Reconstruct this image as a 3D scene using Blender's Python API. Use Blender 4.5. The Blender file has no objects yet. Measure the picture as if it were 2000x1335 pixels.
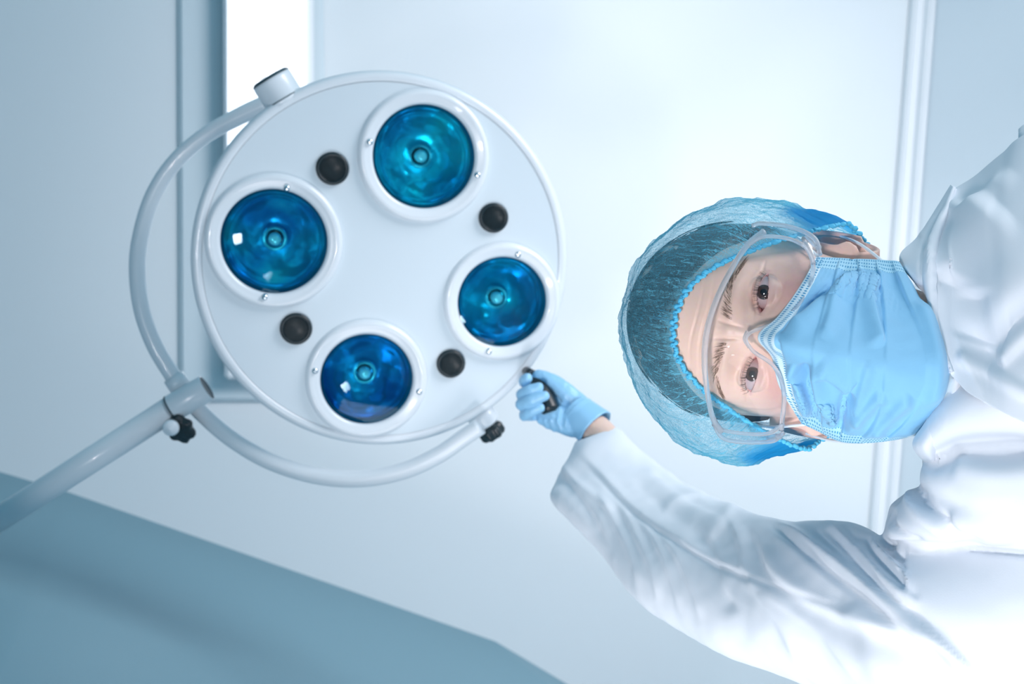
import bpy, bmesh, math, random
import numpy as np
from mathutils import Vector, Matrix, noise

random.seed(7)
rng = np.random.default_rng(7)
scene = bpy.context.scene
COL = scene.collection

# ------------------------------------------------------------------ camera
FPX, CX, CY = 2000.0, 1000.0, 667.5          # image taken as 2000 x 1335
EL = math.radians(69.5)
CAM = np.array([0.0, 0.0, 1.05])
R = np.array([math.sin(EL), 0, -math.cos(EL)])   # picture right
D = np.array([0.0, 1.0, 0.0])                    # picture down
F = np.array([math.cos(EL), 0, math.sin(EL)])    # viewing direction
cam_d = bpy.data.cameras.new('camera')
cam = bpy.data.objects.new('camera', cam_d)
COL.objects.link(cam)
m = Matrix.Identity(4)
for i in range(3):
    m[i][0] = R[i]; m[i][1] = -D[i]; m[i][2] = -F[i]; m[i][3] = CAM[i]
cam.matrix_world = m
cam_d.sensor_width = 36.0
cam_d.lens = 36.0 * FPX / 2000.0
cam_d.clip_start = 0.02
cam_d.dof.use_dof = True
cam_d.dof.focus_distance = 0.80
cam_d.dof.aperture_fstop = 7.5
scene.camera = cam

# ------------------------------------------------------------------ world and lights
w = bpy.data.worlds.new('world'); scene.world = w; w.use_nodes = True
bg = w.node_tree.nodes['Background']
bg.inputs[0].default_value = (0.27, 0.66, 0.85, 1)
bg.inputs[1].default_value = 0.48

def area(name, loc, target, size, size_y, power, color, spread=180):
    l = bpy.data.lights.new(name, 'AREA'); l.shape = 'RECTANGLE'
    l.size = size; l.size_y = size_y; l.energy = power; l.color = color; l.spread = math.radians(spread)
    o = bpy.data.objects.new(name, l); COL.objects.link(o)
    o.location = loc
    d = Vector(target) - Vector(loc)
    o.rotation_euler = d.to_track_quat('-Z', 'Y').to_euler()
    return o
# LIGHTS
area('unseen_area_light', (0.25, 2.1, 0.45), (0.60, 0.15, 2.0), 1.5, 0.9, 5, (1.0, 0.94, 0.955), 100)  # unseen soft light added on the clinician's right, no window built
area('unseen_area_light', (1.75, -1.3, 1.2), (1.15, 0.6, 3.6), 1.2, 1.0, 17, (1.0, 0.94, 0.955), 120)  # unseen light added low down to brighten the ceiling, no window built
area('unseen_fill', (-0.75, 0.45, 0.45), (0.76, 0.30, 1.88), 0.16, 0.16, 2.5, (1.0, 0.94, 0.955), 75)  # unseen fill added below the camera to brighten face and coat
area('unseen_fill', (-0.15, 0.95, 0.75), (0.75, 0.42, 2.04), 0.16, 0.16, 0.9, (1.0, 0.94, 0.955), 52)  # second unseen fill, added to lift the forearm sleeve
scene.view_settings.view_transform = 'Standard'
scene.view_settings.look = 'None'
scene.view_settings.exposure = 0.58
scene.view_settings.gamma = 1.0
scene.view_settings.use_curve_mapping = False
scene.cycles.max_bounces = 12
scene.cycles.transparent_max_bounces = 24
scene.cycles.transmission_bounces = 12

# ------------------------------------------------------------------ helpers
def ray(px, py):
    return F + (px - CX) / FPX * R + (py - CY) / FPX * D
def P(px, py, d):
    return CAM + d * ray(px, py)
HC = 2.55                                     # ceiling above the lens
def C(px, py, h=HC):
    r = ray(px, py)
    return CAM + r * (h / r[2])
def project(V):
    v = V - CAM
    z = v @ F
    return np.stack([CX + FPX * (v @ R) / z, CY + FPX * (v @ D) / z], 1), z

def mk(name, verts, faces, mat, parent=None, smooth=True, uv=None, col=None):
    me = bpy.data.meshes.new(name)
    me.from_pydata([tuple(map(float, v)) for v in verts], [], [tuple(int(i) for i in f) for f in faces])
    me.update()
    if smooth:
        me.polygons.foreach_set('use_smooth', [True] * len(me.polygons))
    if uv is not None:
        l = me.uv_layers.new(name='UVMap')
        idx = np.empty(len(me.loops), dtype=np.int32); me.loops.foreach_get('vertex_index', idx)
        l.data.foreach_set('uv', np.asarray(uv, dtype=np.float32)[idx].ravel())
    if col is not None:
        a = me.color_attributes.new('tint', 'FLOAT_COLOR', 'POINT')
        c = np.ones((len(verts), 4), dtype=np.float32); c[:, :3] = col
        a.data.foreach_set('color', c.ravel())
    if mat: me.materials.append(mat)
    o = bpy.data.objects.new(name, me); COL.objects.link(o)
    if parent: attach(o, parent)
    return o
def attach(o, parent):
    o.parent = parent
    o.matrix_parent_inverse = MW(parent).inverted()
def MW(o):
    M = o.matrix_basis.copy()
    while o.parent:
        M = o.parent.matrix_basis @ o.matrix_parent_inverse @ M if False else (o.matrix_parent_inverse @ M)
        o = o.parent
        M = o.matrix_basis @ M
    return M
def empty(name, loc, label, cat, group=None):
    o = bpy.data.objects.new(name, None); COL.objects.link(o)
    o.location = tuple(map(float, loc)); o.empty_display_size = 0.05
    return tag(o, label, cat, group)
def tag(o, label=None, cat=None, group=None, kind=None):
    if label: o['label'] = label
    if cat: o['category'] = cat
    if group: o['group'] = group
    if kind: o['kind'] = kind
    return o

def grid_faces(n, m_, closed=False, off=0):
    f = []
    mm = m_ if closed else m_ - 1
    for i in range(n - 1):
        for j in range(mm):
            k = (j + 1) % m_
            f.append((off + i * m_ + j, off + i * m_ + k, off + (i + 1) * m_ + k, off + (i + 1) * m_ + j))
    return f
def catmull(pts, n):
    """n samples of a Catmull-Rom curve through pts (k, dim)"""
    p = np.asarray(pts, float)
    p = np.vstack([2 * p[0] - p[1], p, 2 * p[-1] - p[-2]])
    t = np.linspace(0, len(p) - 3 - 1e-9, n)
    i = t.astype(int); u = (t - i)[:, None]
    a, b, c, d = p[i], p[i + 1], p[i + 2], p[i + 3]
    return 0.5 * (2 * b + (c - a) * u + (2 * a - 5 * b + 4 * c - d) * u * u + (3 * b - a - 3 * c + d) * u ** 3)
def surf(ctrl, nu, nv):
    """ctrl rows x cols x dim -> nv x nu x dim"""
    rows = [catmull(r, nu) for r in ctrl]
    a = np.array(rows)                                  # rows,nu,dim
    return np.stack([catmull(a[:, j], nv) for j in range(nu)], 1)
def frames(path):
    p = np.asarray(path, float)
    t = np.gradient(p, axis=0); t /= np.linalg.norm(t, axis=1)[:, None]
    n = np.cross(t[0], [0.3, 0.5, 0.8]); n /= np.linalg.norm(n)
    N = []
    for k in range(len(p)):
        n = n - t[k] * (n @ t[k]); n /= np.linalg.norm(n); N.append(n)
    N = np.array(N)
    return t, N, np.cross(t, N)
def tube_vf(path, rad, sides=16, closed_path=False, cap=True, off=0):
    p = np.asarray(path, float); n = len(p)
    rad = np.full(n, rad) if np.isscalar(rad) else np.asarray(rad, float)
    t, N, B = frames(p)
    a = np.linspace(0, 2 * math.pi, sides, endpoint=False)
    V = p[:, None] + rad[:, None, None] * (np.cos(a)[None, :, None] * N[:, None] + np.sin(a)[None, :, None] * B[:, None])
    V = V.reshape(-1, 3); f = grid_faces(n, sides, True, off)
    if closed_path:
        f += [(off + (n - 1) * sides + j, off + (n - 1) * sides + (j + 1) % sides, off + (j + 1) % sides, off + j) for j in range(sides)]
    elif cap:
        f.append(tuple(off + j for j in range(sides))[::-1]); f.append(tuple(off + (n - 1) * sides + j for j in range(sides)))
    return V, f
def tube(name, path, rad, mat, parent=None, sides=16, **k):
    V, f = tube_vf(path, rad, sides, **k)
    return mk(name, V, f, mat, parent)
def basis(axis):
    a = np.asarray(axis, float); a = a / np.linalg.norm(a)
    h = np.array([0, 0, 1.0]) if abs(a[2]) < 0.8 else np.array([0, 1.0, 0])
    u = np.cross(h, a); u /= np.linalg.norm(u)
    return u, np.cross(a, u), a
def lathe_vf(center, axis, prof, seg=64, off=0, star=None):
    """prof: list of (radius, height along axis)"""
    u, v, a = basis(axis); ang = np.linspace(0, 2 * math.pi, seg, endpoint=False)
    V = []
    for r, h in prof:
        rr = r if star is None else r * (1 + star[1] * np.cos(star[0] * ang) * min(1, r / prof[1][0]))
        V.append(center + a * h + (rr * np.cos(ang))[:, None] * u + (rr * np.sin(ang))[:, None] * v)
    V = np.vstack(V)
    return V, grid_faces(len(prof), seg, True, off)
def lathe(name, center, axis, prof, mat, parent=None, seg=64, star=None, smooth=True, auto=False):
    V, f = lathe_vf(center, axis, prof, seg, 0, star)
    o = mk(name, V, f, mat, parent, smooth)
    return o
def solid(verts_top, name, mat, thick, normal, parent=None, smooth=False, bevel=0.0):
    """prism of a polygon"""
    t = np.asarray(verts_top, float); n = len(t)
    b = t + np.asarray(normal) * thick
    f = [tuple(range(n)), tuple(range(2 * n - 1, n - 1, -1))] + [(i, n + i, n + (i + 1) % n, (i + 1) % n) for i in range(n)]
    o = mk(name, np.vstack([t, b]), f, mat, parent, smooth)
    bm = bmesh.new(); bm.from_mesh(o.data); bmesh.ops.recalc_face_normals(bm, faces=bm.faces)
    if bevel: bmesh.ops.bevel(bm, geom=bm.edges[:], offset=bevel, segments=2, affect='EDGES')
    bm.to_mesh(o.data); bm.free()
    return o
def vnormals(V, faces_grid):
    """normals for a n x m x 3 grid"""
    du = np.gradient(V, axis=1); dv = np.gradient(V, axis=0)
    n = np.cross(du, dv); n /= np.linalg.norm(n, axis=2)[:, :, None] + 1e-12
    return n
def fnoise(V, scale, seed=0.0, oct_=3):
    return np.array([noise.fractal(Vector((v[0] * scale + seed, v[1] * scale, v[2] * scale)), 0.9, 2.0, oct_) for v in V])
def seg_field(px, line):
    """signed distance to polyline and fraction along it"""
    L = catmull(line, 24) if len(line) > 2 else np.linspace(line[0], line[1], 12)
    best = np.full(len(px), 1e9); sd = np.zeros(len(px)); fr = np.zeros(len(px))
    n = len(L) - 1
    for i in range(n):
        a, b = L[i], L[i + 1]; ab = b - a; l2 = ab @ ab + 1e-9
        t = np.clip(((px - a) @ ab) / l2, 0, 1)
        q = px - (a + t[:, None] * ab); dd = np.hypot(q[:, 0], q[:, 1])
        m_ = dd < best
        best[m_] = dd[m_]
        sd[m_] = (dd * np.sign(ab[0] * q[:, 1] - ab[1] * q[:, 0]))[m_]
        fr[m_] = ((i + t) / n)[m_]
    return sd, fr
def folds(px, lst):
    """lst entries: (line, height m, width on + side px, width on - side px)"""
    h = np.zeros(len(px))
    for line, hh, wp, wn in lst:
        line = np.asarray(line, float)
        lo = line.min(0) - 4 * max(wp, wn); hi = line.max(0) + 4 * max(wp, wn)
        m_ = ((px > lo) & (px < hi)).all(1)
        if not m_.any(): continue
        sd, fr = seg_field(px[m_], line)
        wdt = np.where(sd > 0, wp, wn)
        end = np.clip(fr / 0.18, 0, 1) * np.clip((1 - fr) / 0.18, 0, 1)
        end = end * end * (3 - 2 * end)
        h[m_] += hh * np.exp(-(sd / wdt) ** 2) * end
    return h

# ------------------------------------------------------------------ materials
def mat(name, color, rough=0.5, metal=0.0, **k):
    m_ = bpy.data.materials.new(name); m_.use_nodes = True
    b = m_.node_tree.nodes['Principled BSDF']
    b.inputs['Base Color'].default_value = (*color, 1)
    b.inputs['Roughness'].default_value = rough
    b.inputs['Metallic'].default_value = metal
    for kk, v in k.items(): b.inputs[kk.replace('_', ' ')].default_value = v
    return m_
def add_bump(m_, scale, strength, dist=0.001, detail=4, kind='noise', coord='Object'):
    nt = m_.node_tree; b = nt.nodes['Principled BSDF']
    tc = nt.nodes.new('ShaderNodeTexCoord')
    if kind == 'noise':
        t = nt.nodes.new('ShaderNodeTexNoise'); t.inputs['Scale'].default_value = scale; t.inputs['Detail'].default_value = detail
        out = t.outputs['Fac']
    else:
        t = nt.nodes.new('ShaderNodeTexVoronoi'); t.inputs['Scale'].default_value = scale
        out = t.outputs['Distance']
    bp = nt.nodes.new('ShaderNodeBump'); bp.inputs['Strength'].default_value = strength; bp.inputs['Distance'].default_value = dist
    nt.links.new(tc.outputs[coord], t.inputs['Vector']); nt.links.new(out, bp.inputs['Height'])
    nt.links.new(bp.outputs['Normal'], b.inputs['Normal'])
    return m_
def nd(m_, t, **k):
    n = m_.node_tree.nodes.new(t)
    for a, v in k.items(): setattr(n, a, v)
    return n
def lk(m_, a, b): m_.node_tree.links.new(a, b)

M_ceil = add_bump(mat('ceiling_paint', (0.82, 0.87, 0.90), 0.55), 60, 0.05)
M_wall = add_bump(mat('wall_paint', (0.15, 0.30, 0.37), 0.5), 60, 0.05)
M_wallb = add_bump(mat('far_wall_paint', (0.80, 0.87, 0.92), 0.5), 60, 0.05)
M_trim = mat('trim_paint', (0.88, 0.91, 0.94), 0.4)
M_floor = mat('floor_vinyl', (0.62, 0.72, 0.78), 0.4)
M_enamel = mat('white_enamel', (0.74, 0.81, 0.86), 0.28, Coat_Weight=0.3)
M_face = mat('face_plate_enamel', (0.66, 0.76, 0.82), 0.35)
M_black = mat('black_plastic', (0.010, 0.022, 0.028), 0.35)
M_dark = mat('dark_gap', (0.02, 0.06, 0.08), 0.5)
M_chrome = mat('chrome', (0.8, 0.85, 0.88), 0.12, 1.0)
M_coat = add_bump(mat('coat_cotton', (0.79, 0.84, 0.90), 0.75, Sheen_Weight=0.15), 900, 0.12, 0.0005)
M_glove = add_bump(mat('nitrile_glove', (0.30, 0.60, 0.86), 0.42), 500, 0.1, 0.0004)
M_hair = mat('dark_hair', (0.07, 0.07, 0.075), 0.5)
M_brow = mat('brow_hair', (0.26, 0.17, 0.12), 0.6)
M_lash = mat('lash_hair', (0.05, 0.035, 0.03), 0.6)

M_glass = bpy.data.materials.new('clear_rim_plastic'); M_glass.use_nodes = True
nt = M_glass.node_tree; pb = nt.nodes['Principled BSDF']
pb.inputs['Base Color'].default_value = (0.97, 0.985, 1, 1); pb.inputs['Roughness'].default_value = 0.04; pb.inputs['Transmission Weight'].default_value = 1.0; pb.inputs['IOR'].default_value = 1.25
wh = nt.nodes.new('ShaderNodeBsdfTranslucent'); wh.inputs[0].default_value = (0.93, 0.96, 1, 1)
dw = nt.nodes.new('ShaderNodeBsdfDiffuse'); dw.inputs[0].default_value = (0.93, 0.96, 1, 1)
m1 = nt.nodes.new('ShaderNodeMixShader'); m1.inputs[0].default_value = 0.5
m2_ = nt.nodes.new('ShaderNodeMixShader'); m2_.inputs[0].default_value = 0.34
nt.links.new(wh.outputs[0], m1.inputs[1]); nt.links.new(dw.outputs[0], m1.inputs[2])
nt.links.new(pb.outputs[0], m2_.inputs[1]); nt.links.new(m1.outputs[0], m2_.inputs[2])
nt.links.new(m2_.outputs[0], nt.nodes['Material Output'].inputs[0])
M_lens = bpy.data.materials.new('clear_lens'); M_lens.use_nodes = True
nt = M_lens.node_tree; nt.nodes.remove(nt.nodes['Principled BSDF'])
tr = nd(M_lens, 'ShaderNodeBsdfTransparent'); tr.inputs[0].default_value = (0.97, 0.98, 0.99, 1)
gl = nd(M_lens, 'ShaderNodeBsdfGlossy'); gl.inputs['Roughness'].default_value = 0.02; gl.inputs['Color'].default_value = (1, 1, 1, 1)
fr = nd(M_lens, 'ShaderNodeFresnel'); fr.inputs['IOR'].default_value = 1.5
mx = nd(M_lens, 'ShaderNodeMixShader')
fm = nd(M_lens, 'ShaderNodeMath', operation='MULTIPLY'); fm.inputs[1].default_value = 0.22; lk(M_lens, fr.outputs[0], fm.inputs[0]); lk(M_lens, fm.outputs[0], mx.inputs[0]); lk(M_lens, tr.outputs[0], mx.inputs[1]); lk(M_lens, gl.outputs[0], mx.inputs[2])
lk(M_lens, mx.outputs[0], nt.nodes['Material Output'].inputs[0])

# skin with a vertex tint (cheek flush, lids, lips hidden)
M_skin = mat('skin', (0.78, 0.58, 0.5), 0.45, Subsurface_Weight=0.12, Subsurface_Scale=0.004)
M_skin.node_tree.nodes['Principled BSDF'].inputs['Subsurface Radius'].default_value = (1, 0.35, 0.2)
at = nd(M_skin, 'ShaderNodeVertexColor'); at.layer_name = 'tint'
nz = nd(M_skin, 'ShaderNodeTexNoise'); nz.inputs['Scale'].default_value = 260; nz.inputs['Detail'].default_value = 5
tc = nd(M_skin, 'ShaderNodeTexCoord'); lk(M_skin, tc.outputs['Object'], nz.inputs['Vector'])
hs = nd(M_skin, 'ShaderNodeMix', data_type='RGBA', blend_type='OVERLAY'); hs.inputs[0].default_value = 0.10
lk(M_skin, at.outputs['Color'], hs.inputs[6]); lk(M_skin, nz.outputs['Color'], hs.inputs[7])
lk(M_skin, hs.outputs[2], M_skin.node_tree.nodes['Principled BSDF'].inputs['Base Color'])
bp = nd(M_skin, 'ShaderNodeBump'); bp.inputs['Strength'].default_value = 0.25; bp.inputs['Distance'].default_value = 0.0006
lk(M_skin, nz.outputs['Fac'], bp.inputs['Height']); lk(M_skin, bp.outputs['Normal'], M_skin.node_tree.nodes['Principled BSDF'].inputs['Normal'])

M_eye = mat('eyeball', (1, 1, 1), 0.05, Coat_Weight=1.0, Coat_Roughness=0.02)
at = nd(M_eye, 'ShaderNodeVertexColor'); at.layer_name = 'tint'
lk(M_eye, at.outputs['Color'], M_eye.node_tree.nodes['Principled BSDF'].inputs['Base Color'])

# ------------------------------------------------------------------ room
def structure(o): o['kind'] = 'structure'; return o
up = np.array([0, 0, 1.0])
ceil_z = CAM[2] + HC
structure(solid([(-3.2, -3.6, ceil_z), (4.5, -3.6, ceil_z), (4.5, 4.2, ceil_z), (-3.2, 4.2, ceil_z)], 'ceiling', M_ceil, 0.2, up))
structure(solid([(-3.2, -3.6, 0), (4.5, -3.6, 0), (4.5, 4.2, 0), (-3.2, 4.2, 0)], 'floor', M_floor, -0.15, up))
# far wall behind the clinician: meets the ceiling along the line (1832,0)-(1722,1000)
a = C(1834, -400); b = C(1718, 1100)
dirw = (b - a) / np.linalg.norm(b - a)
a = a - dirw * 1.6; b = b + dirw * 1.8
nw = np.array([dirw[1], -dirw[0], 0.0]); nw = nw if nw[0] > 0 else -nw
structure(solid([a, b, b - up * ceil_z, a - up * ceil_z], 'wall_back', M_wallb, 0.15, nw))
# stepped cove between wall and ceiling
for k, (w_, h_) in enumerate(((0.055, 0.03), (0.022, 0.06))):
    structure(solid([a - up * 0.0005, b - up * 0.0005, b - nw * w_ - up * 0.0005, a - nw * w_ - up * 0.0005], 'trim_%d' % (k + 1), M_trim, h_, -up, bevel=0.006))
structure(solid([(-3.2, -3.6, 0), (-3.2, 4.2, 0), (-3.2, 4.2, ceil_z), (-3.2, -3.6, ceil_z)], 'wall_front', M_wall, 0.15, np.array([-1.0, 0, 0])))  # unseen end wall, added to cut ambient light on the left
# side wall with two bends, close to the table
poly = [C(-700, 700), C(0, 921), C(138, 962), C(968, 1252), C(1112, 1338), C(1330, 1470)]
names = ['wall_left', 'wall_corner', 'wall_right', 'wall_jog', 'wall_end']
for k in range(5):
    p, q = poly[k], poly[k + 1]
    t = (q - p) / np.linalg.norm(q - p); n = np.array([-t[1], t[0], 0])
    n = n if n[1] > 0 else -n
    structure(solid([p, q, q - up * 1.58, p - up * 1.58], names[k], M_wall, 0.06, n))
# dropped ceiling panel with the long light
def cp(px, py, drop): return C(px, py, HC - drop)
structure(solid([C(347, -420), C(352, 782), C(640, 782), C(625, -420)], 'ceiling_panel', mat('panel_paint', (0.70, 0.80, 0.85), 0.5), 0.016, -up, bevel=0.006))
lt = empty('ceiling_light', C(520, 200, HC - 0.03), 'long white ceiling light behind the upper left rim of the lamp', 'light')
solid([cp(433, -380, .031), cp(437, 738, .031), cp(608, 738, .031), cp(606, -380, .031)], 'housing', M_trim, 0.05, -up, lt, bevel=0.005)
M_emit = mat('lit_diffuser', (0.9, 0.93, 1), 0.5, Emission_Color=(0.93, 0.96, 1, 1), Emission_Strength=0.8)
for x0, x1 in ((445, 505), (520, 595)):
    solid([cp(x0, -370, .082), cp(x0, 700, .082), cp(x1, 700, .082), cp(x1, -370, .082)], 'diffuser', M_emit, 0.012, -up, lt, bevel=0.004)

# ------------------------------------------------------------------ surgical lamp
DL = 1.35
cen = P(755, 516, DL)
nrm = -F + 0.22 * R + 0.20 * D; nrm /= np.linalg.norm(nrm)      # faces the camera, leaning to the lower right
def onplane(px, py, lift=0.0):
    r = ray(px, py); c0 = cen + nrm * lift
    t = ((c0 - CAM) @ nrm) / (r @ nrm)
    return CAM + r * t
RL = 0.2460
lamp = empty('surgical_lamp', cen - nrm * 0.05, 'round white four-bulb surgical lamp on a curved yoke and wall arm', 'lamp')
lc = cen + nrm * 0.0
lathe('housing', lc, nrm, [(0.001, -0.10), (0.06, -0.098), (0.14, -0.085), (0.205, -0.062), (RL - 0.004, -0.04), (RL + 0.002, -0.032), (RL + 0.002, -0.006), (RL - 0.001, -0.001), (RL - 0.004, 0.0012), (RL - 0.009, 0.0012), (RL - 0.0125, -0.0005), (RL - 0.0128, -0.006)], M_enamel, lamp, 128)
# face plate with four real holes
lens_px = [(829, 306, 97, 101), (536, 472, 104, 98), (982, 590, 88, 87), (717, 741, 92, 86)]
u_, v_, a_ = basis(nrm)
PL = 0.004
lens = []
for lx, ly, rx, ry in lens_px:
    c = onplane(lx, ly, PL); dpt = (c - CAM) @ F
    lens.append((c, (rx + ry) / 2 * dpt / FPX * 1.02))
bm = bmesh.new()
def ring_edges(c, r, n):
    vs = [bm.verts.new(c + r * (math.cos(t) * u_ + math.sin(t) * v_)) for t in np.linspace(0, 2 * math.pi, n, endpoint=False)]
    return [bm.edges.new((vs[i], vs[(i + 1) % n])) for i in range(n)]
E = ring_edges(cen, RL - 0.0125, 128)
for c, r in lens: E += ring_edges(c - nrm * PL, r + 0.004, 64)
bmesh.ops.triangle_fill(bm, use_beauty=True, edges=E)
bmesh.ops.recalc_face_normals(bm, faces=bm.faces)
def inhole(p):
    return any(np.linalg.norm(np.array(p) - (c - nrm * PL)) < r for c, r in lens)
bmesh.ops.delete(bm, geom=[f for f in bm.faces if inhole(f.calc_center_median())], context='FACES')
me = bpy.data.meshes.new('face_plate'); bm.to_mesh(me); bm.free(); me.materials.append(M_face)
fp = bpy.data.objects.new('face_plate', me); COL.objects.link(fp); attach(fp, lamp)

def teal(name, c1, c2, c3):
    m_ = mat(name, c1, 0.22, 0.75)
    tc = nd(m_, 'ShaderNodeTexCoord'); n1 = nd(m_, 'ShaderNodeTexNoise'); n1.inputs['Scale'].default_value = 14; n1.inputs['Detail'].default_value = 1
    rp = nd(m_, 'ShaderNodeValToRGB'); e = rp.color_ramp.elements
    e[0].position = 0.36; e[0].color = (*c2, 1); e[1].position = 0.64; e[1].color = (*c1, 1)
    k = e.new(0.72); k.color = (*c3, 1)
    lk(m_, tc.outputs['Object'], n1.inputs['Vector']); lk(m_, n1.outputs['Fac'], rp.inputs[0])
    lk(m_, rp.outputs[0], m_.node_tree.nodes['Principled BSDF'].inputs['Base Color'])
    b2_ = nd(m_, 'ShaderNodeBump'); b2_.inputs['Strength'].default_value = 0.8; b2_.inputs['Distance'].default_value = 0.012
    n3 = nd(m_, 'ShaderNodeTexNoise'); n3.inputs['Scale'].default_value = 22; n3.inputs['Detail'].default_value = 1.5
    lk(m_, tc.outputs['Object'], n3.inputs['Vector']); lk(m_, n3.outputs['Fac'], b2_.inputs['Height']); lk(m_, b2_.outputs[0], m_.node_tree.nodes['Principled BSDF'].inputs['Normal'])
    return m_
M_refl = [teal('teal_dichroic_reflector', (0.016, 0.672, 0.832), (0.008, 0.272, 0.544), (0.048, 0.800, 0.832)),
          teal('teal_dichroic_reflector', (0.016, 0.640, 0.800), (0.005, 0.256, 0.576), (0.080, 0.672, 0.672)),
          teal('teal_dichroic_reflector', (0.010, 0.576, 0.736), (0.005, 0.320, 0.576), (0.032, 0.640, 0.800)),
          teal('blue_dichroic_reflector', (0.008, 0.38, 0.66), (0.005, 0.20, 0.50), (0.015, 0.50, 0.66))]
M_cover = bpy.data.materials.new('blue_glass_cover'); M_cover.use_nodes = True
nt = M_cover.node_tree; nt.nodes.remove(nt.nodes['Principled BSDF'])
tr = nd(M_cover, 'ShaderNodeBsdfTransparent'); tr.inputs[0].default_value = (0.45, 0.95, 1.0, 1)
gl = nd(M_cover, 'ShaderNodeBsdfGlossy'); gl.inputs['Roughness'].default_value = 0.03; gl.inputs['Color'].default_value = (0.6, 0.9, 1, 1)
fr = nd(M_cover, 'ShaderNodeFresnel'); fr.inputs['IOR'].default_value = 1.3
mx = nd(M_cover, 'ShaderNodeMixShader')
lk(M_cover, fr.outputs[0], mx.inputs[0]); lk(M_cover, tr.outputs[0], mx.inputs[1]); lk(M_cover, gl.outputs[0], mx.inputs[2])
lk(M_cover, mx.outputs[0], nt.nodes['Material Output'].inputs[0])
M_bulb = mat('bulb_glass', (0.55, 0.85, 0.95), 0.08, 0.3)
M_sock = mat('socket_ring', (0.10, 0.50, 0.62), 0.2, 0.7)
M_edge = mat('dark_blue_gasket', (0.004, 0.10, 0.19), 0.25)
screws = [[(722, 277), (933, 342)], [(560, 367), (517, 580)], [(1012, 497), (955, 686)], [(615, 724), (819, 765)]]
for k, (c, r) in enumerate(lens):
    base = c - nrm * PL
    bz = lathe('bulb_bezel', base, nrm, [(r + 0.0195, -0.001), (r + 0.0188, 0.003), (r + 0.0168, 0.0062), (r + 0.0140, 0.0078), (r + 0.0105, 0.0080), (r + 0.009, 0.0072), (r + 0.004, 0.0065), (r + 0.001, 0.0055), (r - 0.0005, 0.002), (r - 0.001, -0.005)], M_enamel, lamp, 96)
    ga = lathe('gasket', base, nrm, [(r - 0.001, 0.0005), (r - 0.004, -0.002), (r - 0.0045, -0.010), (r - 0.004, -0.016)], M_edge, bz, 96)
    # ribbed parabolic reflector
    prof = []
    for s in np.linspace(1, 0.16, 30):
        prof.append((s * (r - 0.0035), -0.012 - 0.040 * (1 - s * s) + (0.0012 if 0.86 < s < 0.92 else 0)))
    V, f = lathe_vf(base, nrm, prof, 72)
    rf = mk('reflector', V, f, M_refl[k], lamp)
    lathe('socket_ring', base, nrm, [(0.0165, -0.050), (0.0165, -0.041), (0.0150, -0.038), (0.0125, -0.038), (0.0115, -0.042), (0.0115, -0.052)], M_sock, rf, 48)
    lathe('bulb', base, nrm, [(0.0078, -0.052), (0.0085, -0.042), (0.0085, -0.034), (0.0070, -0.029), (0.0045, -0.0265), (0.0020, -0.0262), (0.0001, -0.0262)], M_bulb, rf, 32)
    lathe('glass_cover', base, nrm, [(r - 0.0008, 0.0012), (r * 0.7, 0.0045), (r * 0.35, 0.0062), (0.0001, 0.0068)], M_cover, lamp, 72)
    for sx, sy in screws[k]:
        sc = onplane(sx, sy, 0.0085)
        lathe('screw', sc, nrm, [(0.0043, -0.006), (0.0043, 0.0), (0.0036, 0.0018), (0.002, 0.0027), (0.0001, 0.003)], M_chrome, bz, 20)
# perforated black vents
def vent_mat():
    m_ = mat('perforated_plastic', (0.012, 0.028, 0.036), 0.4); return m_
M_vent = vent_mat()
for vx, vy, vr in ((649, 329, 32), (963, 425, 29), (578, 641, 31), (880, 709, 28)):
    c = onplane(vx, vy, 0.0)
    r = vr * ((c - CAM) @ F) / FPX
    vo = lathe('vent_cap', c, nrm, [(r, -0.001), (r, 0.004), (r - 0.0018, 0.0058), (r - 0.004, 0.006), (r - 0.0045, 0.0052), (0.0001, 0.0052)], M_black, lamp, 48)
    VV, FF = [], []
    st = 0.0031
    for i in range(-8, 9):
        for j in range(-8, 9):
            x = (i + 0.5 * (j % 2)) * st; y = j * st * 0.866
            if math.hypot(x, y) > r - 0.0055: continue
            V, f = lathe_vf(c + x * u_ + y * v_, nrm, [(0.00155, 0.0052), (0.00150, 0.0062), (0.00105, 0.0062), (0.00100, 0.0052)], 6, off=sum(len(q) for q in VV))
            VV.append(V); FF += f
    g = mk('mesh_grille', np.vstack(VV), FF, M_vent, vo, smooth=False); g['kind'] = 'stuff'

# pivots and yoke
def rimdir(px, py):
    d = onplane(px, py) - cen; return d / np.linalg.norm(d)
DEP = (lc - CAM) @ F
def hub(px, py, rad, length, back):
    d = rimdir(px, py)
    base = cen + d * (RL - 0.002) - nrm * back
    return base, d
b1, d1 = hub(548, 183, 0.025, 0.03, 0.024)
h1 = lathe('pivot_hub', b1, d1, [(0.0001, -0.004), (0.0270, -0.004), (0.0275, 0.0), (0.0262, 0.002), (0.0262, 0.026), (0.0255, 0.030), (0.021, 0.032), (0.0001, 0.0325)], M_enamel, lamp, 64)
lathe('gasket', b1, d1, [(0.0266, -0.002), (0.0271, -0.001), (0.0271, 0.0012), (0.0266, 0.002)], M_dark, h1, 64)
lathe('end_cap', b1, d1, [(0.0256, 0.0298), (0.0263, 0.0306), (0.0225, 0.0336), (0.0001, 0.0345)], M_dark, h1, 64)
b2, d2 = hub(938, 806, 0.02, 0.03, 0.028)
h2 = lathe('pivot_hub', b2, d2, [(0.0001, -0.004), (0.0205, -0.004), (0.0205, 0.024), (0.0190, 0.027), (0.0001, 0.0275)], M_enamel, lamp, 48)
lathe('gasket', b2, d2, [(0.0207, 0.001), (0.0214, 0.002), (0.0214, 0.0035), (0.0207, 0.0045)], M_dark, h2, 48)
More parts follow.
